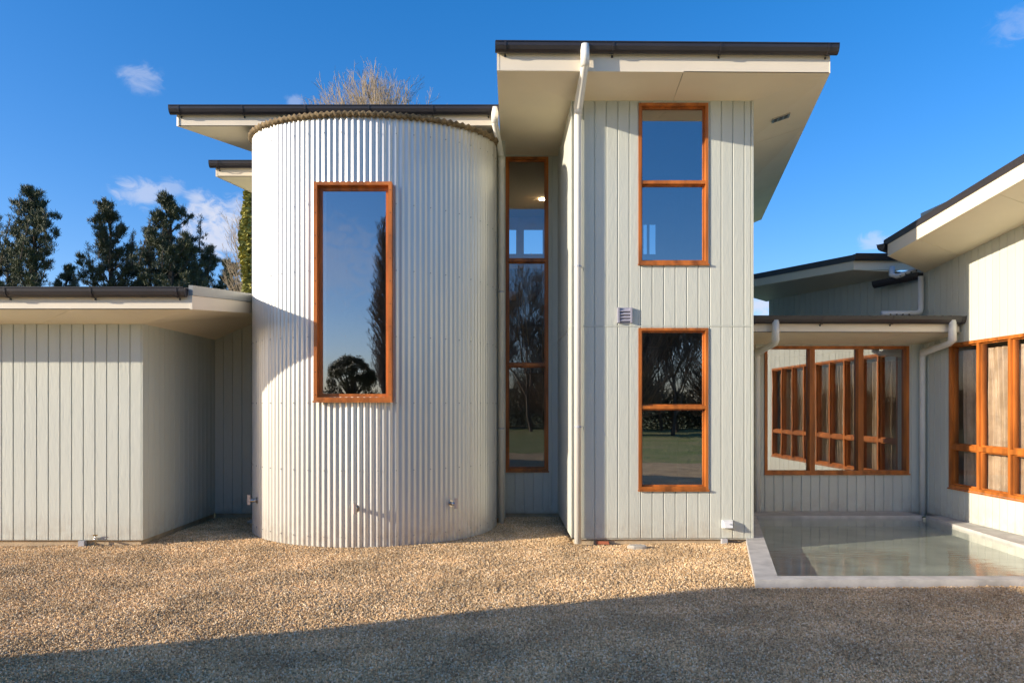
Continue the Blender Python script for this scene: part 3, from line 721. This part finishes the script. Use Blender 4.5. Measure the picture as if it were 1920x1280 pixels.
# vent strip in the right soffit
def SP(t, s): return lerp(lerp(FR, F2, t), lerp(WR, W2, t), s)+V(0, 0, -.03)
q = [SP(.110, .36), SP(.128, .36), SP(.128, .62), SP(.110, .62)]
vo = MB().hexa([*q, *[p+V(0, 0, .03) for p in q]]).build('soffit_vent', 'steel', rt)
for k in range(3):
    s0 = .39+k*.075; q = [SP(.1125, s0)-V(0, 0, .003), SP(.1255, s0)-V(0, 0, .003), SP(.1255, s0+.05)-V(0, 0, .003), SP(.1125, s0+.05)-V(0, 0, .003)]
    MB().hexa([*q, *[p+V(0, 0, .003) for p in q]]).build('vent_slot', 'gutter_metal', rt)
# box light low on the tower, conduit beneath
u0 = (1352-940)/143.6-XL
bx = MB().add([F_T(u0, .013, .13), F_T(u0+.15, .013, .13), F_T(u0+.15, .013, .235), F_T(u0, .013, .235), F_T(u0+.02, .11, .145), F_T(u0+.12, .11, .145), F_T(u0+.13, .07, .225), F_T(u0+.01, .07, .225)],
             [(3, 2, 1, 0), (4, 5, 6, 7), (0, 1, 5, 4), (2, 3, 7, 6), (1, 2, 6, 5), (3, 0, 4, 7)]).build('junction_box', 'plastic_white', H)
MB().tube([F_T(u0+.09, .095, .19), F_T(u0+.09, .099, .195)], .012, 8).build('knob', 'pipe_grey', bx)
MB().lbox(F_T, u0, u0+.07, -.02, .05, -.15, -.006).build('conduit', 'pipe_grey', H)
MB().tube([F_T(u0+.09, .04, -.03), F_T(u0+.2, .05, -.055), F_T(u0+.33, .04, -.02)], .008, 6).build('cable', 'gutter_metal', H)
F_G2 = Frame(XG, YG, 1, 0)
u1 = (150-266)/145.8
MB().lbox(F_G2, u1, u1+.075, -.02, .05, -.16, -.008).build('conduit', 'pipe_grey', H)
u2 = (181-266)/145.8
tp = MB().tube([F_G2(u2, .03, -.12), F_G2(u2, .03, .03), F_G2(u2+.01, .045, .05)], .011, 8).build('garden_tap', 'steel', H, smooth=True)
MB().tube([F_G2(u2, .03, .03), F_G2(u2+.03, .10, .035), F_G2(u2+.035, .11, .0)], .010, 8).build('spout', 'steel', tp, smooth=True)
MB().tube([F_G2(u2-.02, .05, .065), F_G2(u2+.035, .05, .068)], .008, 6).build('handle', 'brass', tp)
tp = MB().tube([(4.02, 11.76, .0), (4.02, 11.76, .33), (4.02, 11.70, .36)], .012, 8).build('garden_tap', 'brass', H, smooth=True)
MB().tube([(4.02, 11.70, .36), (4.03, 11.62, .34), (4.03, 11.61, .29)], .014, 8).build('spout', 'brass', tp, smooth=True)
MB().tube([(4.0, 11.70, .40), (4.06, 11.70, .40)], .01, 6).build('handle', 'brass', tp)

# ------------------------------------------------------------------ interiors
def room(x0, x1, y0, y1, z0, z1, wallm='interior_wall', back=()):
    mb = MB(); t = .05
    mb.box(x0-t, x0, y0, y1, z0, z1).box(x1, x1+t, y0, y1, z0, z1)
    FBk = Frame(x0, y1, 1, 0)
    xs = backing(FBk, 0, x1-x0, z0, z1, list(back), t); mb.add(xs.v, xs.f)
    mb.build('inner_wall', wallm, H)
    MB().box(x0, x1, y0, y1, z0-t, z0).build('inner_floor', 'interior_floor', H)
    MB().box(x0, x1, y0, y1, z1, z1+t).build('inner_ceiling', 'interior_ceiling', H)
room(XL+.13, XR-.05, YT+.13, 13.2, 2.95, 5.70, back=[(1.55, 1.62, 1.9+2.6, 2.3+2.75), (1.66, 1.78, 1.9+2.6, 2.3+2.75)])
room(XL+.13, XR-.05, YT+.13, 13.2, .0, 2.80)
room(-3.45, XL-.0, YB+.13, 16.0, .0, 5.92, back=[(.154+3.45, .33+3.45, 5.1, 5.64), (.50+3.45, .92+3.45, 5.1, 5.64)])
room(3.95, 6.9, YP+.13, 14.5, .0, 2.72)
mb = MB().box(7.9, 7.95, 3.4, 11.9, 0, 3.6).box(XW+.1, 7.9, 11.82, 11.9, 0, 3.0); mb.build('inner_wall', 'interior_wall', H)
MB().box(XW+.13, 7.9, 3.35, 11.9, -.06, 0).build('inner_floor', 'interior_floor', H)
MB().box(XW+.13, 7.9, 3.35, 11.9, 3.0, 3.05).build('inner_ceiling', 'interior_ceiling', H)
MB().tube([(CX, CY, 1.2), (CX, CY, 1.26)], CR-.06, 40).build('inner_floor', 'interior_floor', H)
dl = MB().tube([(.83, 14.6, 5.905), (.83, 14.6, 5.90)], .06, 12).build('downlight', 'lamp_glow', H)
pic = MB().box(.02, .90, 15.9, 15.95, 2.45, 4.75).build('wall_picture', 'picture_canvas')
tagp(pic, 'dark painting of a windmill hanging behind the stair window', 'painting')
for a, b in (((.42, 4.45), (.34, 2.95)), ((.44, 4.45), (.62, 2.9)), ((.43, 4.45), (.50, 2.9))):
    MB().tube([(a[0], 15.885, a[1]), (b[0], 15.885, b[1])], .010, 6).build('painted_leg', 'picture_line', pic)
for k in range(9):
    z = 4.2-k*.15; w_ = .015+.013*k
    MB().tube([(.43-w_*.6, 15.887, z), (.44+w_, 15.887, z)], .007, 4).build('painted_rung', 'picture_line', pic)
MB().box(.1, .32, 15.86, 15.9, 4.05, 4.25).build('painted_cloud', 'curtain_silk', pic)
# curtains in the right wing: every bay hangs its own drop
random.seed(9)
for i in range(9):
    ya, yb = 11.13-.65*i+.10, 11.13-.65*(i+1)+.13
    if i == 0: ya, yb = 11.02, 10.62
    mb = MB(); nx, nz_ = 84, 26; ph = random.random()*6; fr_ = random.uniform(4.2, 5.4); wd = random.uniform(.93, .99)
    for a in range(nx+1):
        for b in range(nz_+1):
            t = a/nx; z = .40+(2.56-.40)*b/nz_
            f = math.sin(t*fr_*6.28+ph+.22*math.sin(b*.2+ph))*.034+math.sin(t*fr_*14.1+ph*2+b*.06)*.012+math.sin(b*.7+t*23)*.003
            yy = ya+(yb-ya)*(t*wd+.02)+.007*math.sin(b*.25+ph+t*4)
            mb.v.append((XW+.17+f, yy, z))
    for a in range(nx):
        for b in range(nz_): k = a*(nz_+1)+b; mb.f.append((k, k+1, k+nz_+2, k+nz_+1))
    o = mb.build('curtain', 'curtain_silk', smooth=True)
    vis = ['shaded bronze silk curtain in the first bay beside the pool corner', 'sunlit pale bronze silk curtain in the second bay of the right wing',
           'third bronze silk curtain of the right wing, cut by the photo edge']
    tagp(o, vis[i] if i < 3 else 'bronze silk curtain in a right wing bay seen only mirrored in the pool window', 'curtain', 'silk curtains in the right wing window')

# ------------------------------------------------------------------ pool
pool = empty('reflecting_pool', (4.6, 9.2, -.4), 'shallow grey green reflecting pool with pale concrete coping between tower and right wing', 'pool')
def PI_(y): return PLX(y)+.235
def poly3(pts, z0, z1, name, m='concrete'):
    return MB().prism([V(x, y, z0) for x, y in pts], (0, 0, z1-z0)).build(name, m, pool)
poly3([(PLX(7.285), 7.285), (PI_(7.285), 7.285), (PI_(11.75), 11.75), (PLX(11.75), 11.75)], -.45, .0, 'coping')
poly3([(PLX(7.12), 7.12), (8.2, 7.12), (8.2, 7.28), (PLX(7.28), 7.28)], -.45, .0, 'coping')
poly3([(PI_(11.3)+.002, 11.3), (6.60, 11.3), (6.60, 11.78), (PI_(11.78), 11.78)], -.45, -.001, 'coping')
poly3([(6.66, 11.3), (6.925, 11.3), (6.925, 7.285), (6.32, 7.285)], -.45, -.002, 'coping')
poly3([(2.6, 7.2), (6.9, 7.2), (6.9, 11.7), (3.6, 11.7)], -.44, -.165, 'pool_floor', 'wet_concrete')
mb = MB(); mb.add([(PI_(7.27)-.02, 7.27, -.04), (6.45, 7.27, -.04), (6.70, 11.31, -.04), (PI_(11.31)-.02, 11.31, -.04)], [(0, 1, 2, 3)])
mb.build('water', 'pool_water', pool)

# ------------------------------------------------------------------ loose things on the gravel
def flatstone(x, y, rx, ry, h, m, name, label, cat, seed=1):
    random.seed(seed); mb = MB(); n = 16; top = []
    ps = [(math.cos(2*math.pi*i/n)*random.uniform(.85, 1.05), math.sin(2*math.pi*i/n)*random.uniform(.85, 1.05)) for i in range(n)]
    for s, z in ((1., -.03), (1., h*.6), (.86, h)): mb.v += [(x+a*rx*s, y+b*ry*s, GZ+z) for a, b in ps]
    for r_ in range(2):
        for i in range(n): j = (i+1) % n; mb.f.append((r_*n+i, r_*n+j, (r_+1)*n+j, (r_+1)*n+i))
    mb.f.append(tuple(range(2*n, 3*n))); o = mb.build(name, m); tagp(o, label, cat)
flatstone((1195-940)/1350*9.1, 9.10, .13, .07, .035, 'stone', 'flat_stone', 'pale flat stone lying on gravel below the square tower window', 'stone', 3)
flatstone(-3.78, 11.15, .16, .14, .03, 'concrete', 'drain_cover', 'round pale concrete cover on dark gravel left of the round tower', 'drain cover', 5)
MB_ = MB().hexa([V(1.23, 9.36, -.075), V(1.40, 9.33, -.075), V(1.41, 9.40, -.075), V(1.25, 9.43, -.075), V(1.24, 9.36, -.035), V(1.39, 9.335, -.04), V(1.40, 9.39, -.04), V(1.25, 9.42, -.035)])
tagp(MB_.build('brick_chip', 'terracotta'), 'orange brick fragment tucked under the boards of the square tower', 'brick')

# ------------------------------------------------------------------ outbuilding left of the view, its shadow lies across the yard
ob = empty('outbuilding', (-7, .2, GZ), 'low boarded outbuilding with flat dark roof left of the yard, outside the photo', 'building')
OX0, OX1, OY0, OY1, OZ = -8.23, -5.35, -3, 3.46, 2.85
for a, b in (((OX1, OY0), (OX1, OY1)), ((OX1, OY1), (OX0, OY1))):
    F = Frame(a[0], a[1], b[0]-a[0], b[1]-a[1]); L = math.hypot(b[0]-a[0], b[1]-a[1])
    w = backing(F, 0, L, GZ-.1, OZ, [], .1).build('wall', 'wall_paint', ob)
    boards(w, F, edges(0, L, 0, .3), GZ+.03, OZ, [])
MB().box(OX0, OX0+.1, OY0, OY1-.15, GZ-.1, OZ).build('wall', 'wall_paint', ob); MB().box(OX0+.1, OX1-.15, OY0, OY0+.1, GZ-.1, OZ).build('wall', 'wall_paint', ob)
MB().box(OX0-.02, OX1+.03, OY0, OY1+.03, OZ+.002, OZ+.1).build('roof', 'roof_metal', ob)

# ------------------------------------------------------------------ trees
def bare_tree(name, loc, h, spread, seed, label, m='twig_bark', depth=6, lean=.0, twr=.011, group=None, upf=.35, nb=4, r0=None, env=None, tf=.30):
    rng = random.Random(seed); mb = MB(); tk = MB()
    def grow(p, d, L, r, lv, tgt):
        n = 3; pts = [p]; q = p; dd = d
        for i in range(n):
            dd = (dd+Vector((rng.gauss(0, .12), rng.gauss(0, .12), rng.gauss(.05, .06)))).normalized(); q = q+dd*L/n; pts.append(q)
            if env and lv > 0 and ((q.x-loc[0])/env[0])**2+((q.y-loc[1])/env[0])**2+(max(0, q.z-loc[2]-env[1])/env[2])**2 > rng.uniform(.85, 1.15): break
        if len(pts) < 4: lv = 99; n = len(pts)-1
        rs = [r*(1-.4*i/n) for i in range(n+1)]
        tgt.tube(pts, [max(x, twr*.6) for x in rs], 5 if lv < 2 else 3, cap=False)
        if lv >= depth: return
        k = nb if lv < depth-1 else nb+1
        for i in range(k):
            t = rng.uniform(.35, 1) if i else 1.; b = pts[min(n, max(1, int(t*n+.5)))]
            ax = Vector((rng.gauss(0, 1), rng.gauss(0, 1), rng.gauss(0, .5))).normalized()
            nd = (dd*(.9)+ax*spread+Vector((0, 0, upf))).normalized()
            grow(b, nd, min(L*rng.uniform(.6, .82), env[2]*rng.uniform(.6, 1.05) if env else 99), max(r*.55, twr), lv+1, mb)
    th = h*tf; grow(Vector(loc), Vector((lean, 0, 1)).normalized(), th, r0 or h*.018, 0, tk)
    root = empty(name, loc, label, 'tree', group)
    zmax = sorted(v[2] for v in mb.v)[int(len(mb.v)*.99)]; s = 1 if env else h/(zmax-loc[2])
    for b_ in (mb, tk): b_.v = [tuple((Vector(v)-Vector(loc))*s+Vector(loc)) for v in b_.v]
    tk.build('trunk', 'bark', root); mb.build('crown', m, root); return root
def twiggy_tree(name, loc, zc, rx, rz, n, seed, label, m, tw=.006, group=None):
    """bare crown of fine rising twigs filling an oval round (zc above the base)"""
    rng = random.Random(seed); mb = MB(); tk = MB(); L0 = Vector(loc)
    tk.tube([L0, L0+V(.05, 0, zc*.5), L0+V(0, .05, zc+rz*.4)], [.10+zc*.011, .08+zc*.006, .03], 7)
    for _ in range(n):
        a = rng.uniform(0, 6.28); c = rng.uniform(-.75, 1); sr = math.sqrt(max(0, 1-c*c)); k = rng.uniform(.55, 1)**.6*rng.uniform(.9, 1.08)
        T = L0+V(math.cos(a)*sr*rx*k, math.sin(a)*sr*rx*k, zc+c*rz*k); hd = math.hypot(T.x-L0.x, T.y-L0.y)
        z0 = min(T.z-.3, max(L0.z+zc*.25, T.z-hd*rng.uniform(.9, 1.7)-rng.uniform(.3, 1.0))); A = V(L0.x, L0.y, z0); pts = []
        M = lerp(A, T, .5)+V(rng.gauss(0, .10), rng.gauss(0, .10), -hd*.12)
        for i in range(6):
            t = i/5; pts.append(A*(1-t)**2+M*2*t*(1-t)+T*t*t)
        mb.tube(pts, [max(tw, tw*5*(1-i/5)) for i in range(6)], 3, cap=False)
        for q_ in range(9):
            t = rng.uniform(.35, 1); p = A*(1-t)**2+M*2*t*(1-t)+T*t*t
            d = ((T-A).normalized()*.7+V(rng.gauss(0, .5), rng.gauss(0, .5), rng.gauss(.45, .3))).normalized(); l = rng.uniform(.25, .6)*(.5+rx*.25)
            e_ = p+d*l+V(0, 0, l*.12); mb.tube([p, p+d*l*.5, e_], [tw, tw*.8, tw*.6], 3, cap=False)
            for w_ in range(2):
                p2 = lerp(p, e_, rng.uniform(.3, .9)); d2 = (d+V(rng.gauss(0, .6), rng.gauss(0, .6), rng.gauss(.2, .3))).normalized()
                mb.tube([p2, p2+d2*l*.45], [tw*.7, tw*.5], 3, cap=False)
    root = empty(name, loc, label, 'tree', group); tk.build('trunk', 'bark', root); mb.build('crown', m, root); return root
def copy_tree(root, loc, rot, s, label, group=None):
    c = root.copy(); COL.objects.link(c); c.location = loc; c.rotation_euler = (0, 0, rot); c.scale = (s, s, s); c['label'] = label
    if group: c['group'] = group
    for ch in root.children:
        d = ch.copy(); COL.objects.link(d); d.parent = c
    return c
def pine(name, loc, h, w, seed, label, group):
    rng = random.Random(seed); tk = MB(); nd = MB()
    L0 = Vector(loc); tk.tube([L0, L0+V(.1, 0, h*.5), L0+V(0, .1, h*.96)], [h*.020, h*.013, .03], 7)
    def tuft(p, d, s=1.):
        for _ in range(21):
            a = (d*.9+Vector((rng.gauss(0, .6), rng.gauss(0, .6), rng.gauss(.2, .45)))).normalized(); l = rng.uniform(.10, .21)*s
            b = a.orthogonal().normalized(); b = (b*math.cos(1)+a.cross(b)*rng.uniform(-1, 1)).normalized()*.012*s
            k = len(nd.v); q = p+Vector((rng.gauss(0, .05), rng.gauss(0, .05), rng.gauss(0, .05)))
            nd.v += [tuple(q-b), tuple(q+b), tuple(q+a*l+b*.4), tuple(q+a*l-b*.4)]; nd.f.append((k, k+1, k+2, k+3))
    def bough(p, d, ll, r_, dens):
        ns = max(3, int(ll/.38)); pts = [p]; dd = d
        for i in range(ns):
            dd = (dd+Vector((rng.gauss(0, .12), rng.gauss(0, .12), .13))).normalized(); pts.append(pts[-1]+dd*ll/ns)
        tk.tube(pts, [r_*(1-i/(ns+1)) for i in range(ns+1)], 4, cap=False)
        for i in range(max(1, int(ns*.3)), ns+1):
            for m_ in range(dens):
                o_ = Vector((rng.gauss(0, 1), rng.gauss(0, 1), rng.gauss(.1, .25))).normalized(); sl_ = rng.uniform(.15, .62)*(1.1-.5*i/ns)
                e_ = pts[i]+(o_*.8+dd*.5).normalized()*sl_
                if rng.random() < .35: tk.tube([pts[i], e_], [.013, .008], 3, cap=False)
                for q_ in range(2): tuft(lerp(pts[i], e_, 1-q_*.35), (e_-pts[i]).normalized()*.4+V(0, 0, .7), 1)
        for q_ in range(3): tuft(pts[-1]+dd*.1*q_, dd+V(0, 0, .5), 1.1)
        return pts
    z = h*.10
    while z < h*.93:
        t = z/h; L = w*.5*(1-t*.97)**.72
        for k in range(rng.randint(3, 4)):
            a = rng.uniform(0, 6.28); ll = L*rng.uniform(.5, 1.3); up_ = rng.uniform(.05, .5)+.9*t*t
            bough(L0+V(0, 0, z), Vector((math.cos(a), math.sin(a), up_)).normalized(), ll, .05, 4)
        z += h*.046
    # upright leaders give the ragged candle-topped outline
    for _ in range(6):
        a = rng.uniform(0, 6.28); rr_ = w*.26*rng.random()**.5; b0 = L0+V(math.cos(a)*rr_, math.sin(a)*rr_, h*rng.uniform(.60, .80))
        hh_ = h*rng.uniform(.10, .20); n_ = int(hh_/.16)
        top = b0+V(rng.gauss(0, .25), rng.gauss(0, .25), min(hh_, L0.z+h-b0.z)); tk.tube([b0, top], [.04, .012], 4, cap=False)
        for i in range(n_+1):
            f = i/n_; q = lerp(b0, top, f)
            for _k in range(1+int(4*(1-f))): tuft(q+V(rng.gauss(0, .22*(1.1-f)), rng.gauss(0, .22*(1.1-f)), 0), V(rng.gauss(0, .3), rng.gauss(0, .3), 1), .9)
    root = empty(name, loc, label, 'tree', group); tk.build('trunk', 'bark', root); nd.build('crown', 'pine_needles', root); return root
GP_ = 'dark pines behind the garage roof'
def at(px, Y): return (px-940)/1350*Y
YP1 = 34
hh = lambda py, Y: (762-py)/1350*Y+EYE-GZ
p1 = pine('pine_tree', (at(62, YP1), YP1, GZ), hh(345, YP1), 6.2, 11, 'tall bushy pine with several leaders, leftmost full pine over the garage gutter', GP_)
p2 = pine('pine_tree', (at(205, YP1+2), YP1+2, GZ), hh(372, YP1+2), 5.6, 23, 'open crowned pine in the middle of the row over the garage roof', GP_)
p3 = pine('pine_tree', (at(318, YP1+1), YP1+1, GZ), hh(362, YP1+1), 5.8, 37, 'slender pointed pine beside the small white cloud, right in the row', GP_)
copy_tree(p2, (at(283, YP1+4), YP1+4, GZ), 2.1, .93, 'half hidden pine between the open crowned and the pointed pine', GP_)
copy_tree(p3, (at(-35, YP1+1), YP1+1, GZ), 1.2, .90, 'pine cut off by the left edge of the photo', GP_)
copy_tree(p1, (at(385, YP1+5), YP1+5, GZ), 4.0, .86, 'low dark pine nearest the bare tree and the round tower', GP_)
copy_tree(p2, (at(125, YP1+6), YP1+6, GZ), 3.3, .80, 'low pine filling the gap between the first two tall pines', GP_)
copy_tree(p3, (at(432, YP1+7), YP1+7, GZ), 5.0, .84, 'small low pine just left of the ivy clad trunk', GP_)
copy_tree(p1, (at(345, YP1+3), YP1+3, GZ), 2.9, .86, 'wide low pine spreading right of the pointed pine', GP_)
copy_tree(p3, (at(15, YP1+5), YP1+5, GZ), 3.9, .86, 'lower pine between the leftmost full pine and the photo edge', GP_)
twiggy_tree('bare_tree', (at(706, 26), 26, GZ), hh(152, 26)-1.9, 2.65, 1.85, 460, 5, 'pinkish brown bare tree crown rising above the gutter behind the round tower', 'pale_twig', .0062)
twiggy_tree('bare_tree', (at(474, 24), 24, GZ), 5.9, 1.15, 3.0, 90, 8, 'bare branching tree against cloud just left of the round tower', 'pale_twig', .0055)
def ivy_column(loc, h, r, seed, label):
    rng = random.Random(seed); nd = MB(); tk = MB(); L0 = Vector(loc); tk.tube([L0, L0+V(0, 0, h)], [.2, .08], 7)
    for _ in range(16000):
        z = rng.uniform(.3, h); rr = r*(1-.35*z/h)*rng.uniform(.3, 1.15)*(1+.25*math.sin(z*2.3)); a = rng.uniform(0, 6.28)
        p = L0+V(rr*math.cos(a), rr*math.sin(a), z); d = Vector((rng.gauss(0, 1), rng.gauss(0, 1), rng.gauss(0, 1))).normalized(); e_ = d.orthogonal().normalized()
        s = rng.uniform(.03, .07); k = len(nd.v); nd.v += [tuple(p-d*s), tuple(p+e_*s*.7), tuple(p+d*s), tuple(p-e_*s*.7)]; nd.f.append((k, k+1, k+2, k+3))
    root = empty('ivy_clad_tree', loc, label, 'tree'); tk.build('trunk', 'bark', root); nd.build('ivy', 'ivy_leaves', root)
ivy_column((at(470, 19), 19, GZ), hh(360, 19), .30, 3, 'narrow trunk wrapped in yellow green ivy touching the left side of the round tower')
# behind the camera: seen mirrored in the glass
GB = 'bare trees beyond the yard mirrored in the windows'
LB = 'bare winter tree beyond the yard, seen mirrored in the tower windows'
b1 = bare_tree('bare_tree', (10.5, -25, GZ), 9.5, .75, 15, LB, 'twig_bark', 6, 0, .009, GB, nb=4, r0=.11)
b3 = twiggy_tree('bare_tree', (7.4, -24, GZ), 4.6, 3.6, 4.2, 420, 31, LB, 'twig_bark', .011, GB)
b2 = bare_tree('bare_tree', (2, -27, GZ), 11, .7, 16, LB, 'twig_bark', 6, 0, .009, GB, nb=4, r0=.12)
for i, (x_, y_, s_) in enumerate([(8.3, -28, .8), (12.2, -31, .95), (4.6, -28, .75), (-.5, -30, .8), (6, -30, .85), (14.5, -28, .9), (18, -32, 1.05), (-2, -34, .8), (3.8, -36, .95), (22, -27, .8), (12, -35, .85)]):
    copy_tree((b1, b2, b3)[i % 3], (x_, y_, GZ), i*1.3, s_, LB, GB)
twiggy_tree('poplar_tree', (-9.75, -42, GZ), 9.5, 1.3, 8.0, 620, 21, 'tall narrow poplar mirrored in the round tower window', 'twig_bark', .013)
def leafy_tree(loc, h, r_, seed, label):
    rng = random.Random(seed); nd = MB(); tk = MB(); L0 = Vector(loc); tk.tube([L0, L0+V(.1, 0, h*.6)], [.25, .1], 7)
    for _ in range(46):
        a = rng.uniform(0, 6.28); c = rng.uniform(-.35, 1); sr = math.sqrt(1-c*c); C_ = L0+V(math.cos(a)*sr*r_*.78, math.sin(a)*sr*r_*.78, h*.55+c*h*.36); q = rng.uniform(.45, .85)*r_*.32
        tk.tube([L0+V(0, 0, h*.35), C_], [.07, .02], 4, cap=False)
        for _k in range(420):
            d = Vector((rng.gauss(0, 1), rng.gauss(0, 1), rng.gauss(0, .8))).normalized(); p = C_+d*q*rng.uniform(.5, 1.1); d = Vector((rng.gauss(0, 1), rng.gauss(0, 1), rng.gauss(0, 1))).normalized(); e_ = d.orthogonal().normalized()
            t_ = rng.uniform(.05, .10); k = len(nd.v); nd.v += [tuple(p-d*t_), tuple(p+e_*t_*.6), tuple(p+d*t_), tuple(p-e_*t_*.6)]; nd.f.append((k, k+1, k+2, k+3))
    root = empty('evergreen_tree', loc, label, 'tree'); tk.build('trunk', 'bark', root); nd.build('crown', 'evergreen_leaves', root)
leafy_tree((-14.6, -52, GZ), 7.0, 2.6, 12, 'round dark evergreen mirrored low in the round tower window')
def shrubs():
    rng = random.Random(2); nd = MB()
    for _ in range(110000):
        x_ = rng.uniform(-30, 32); y_ = -38+rng.gauss(0, 1.2); z = rng.random()**.8*(2.9+.5*math.sin(x_*.7)+.35*math.sin(x_*2.3)+.2*math.sin(x_*6.1)+rng.gauss(0, .12))
        p = V(x_, y_, GZ+z); d = Vector((rng.gauss(0, 1), rng.gauss(0, 1), rng.gauss(0, 1))).normalized(); e_ = d.orthogonal().normalized(); s = rng.uniform(.05, .11)
        k = len(nd.v); nd.v += [tuple(p-d*s), tuple(p+e_*s*.7), tuple(p+d*s), tuple(p-e_*s*.7)]; nd.f.append((k, k+1, k+2, k+3))
    tagp(nd.build('hedgerow', 'evergreen_leaves'), 'dark hedgerow across the meadow, seen only mirrored in the windows', 'hedge', kind='stuff')
shrubs()
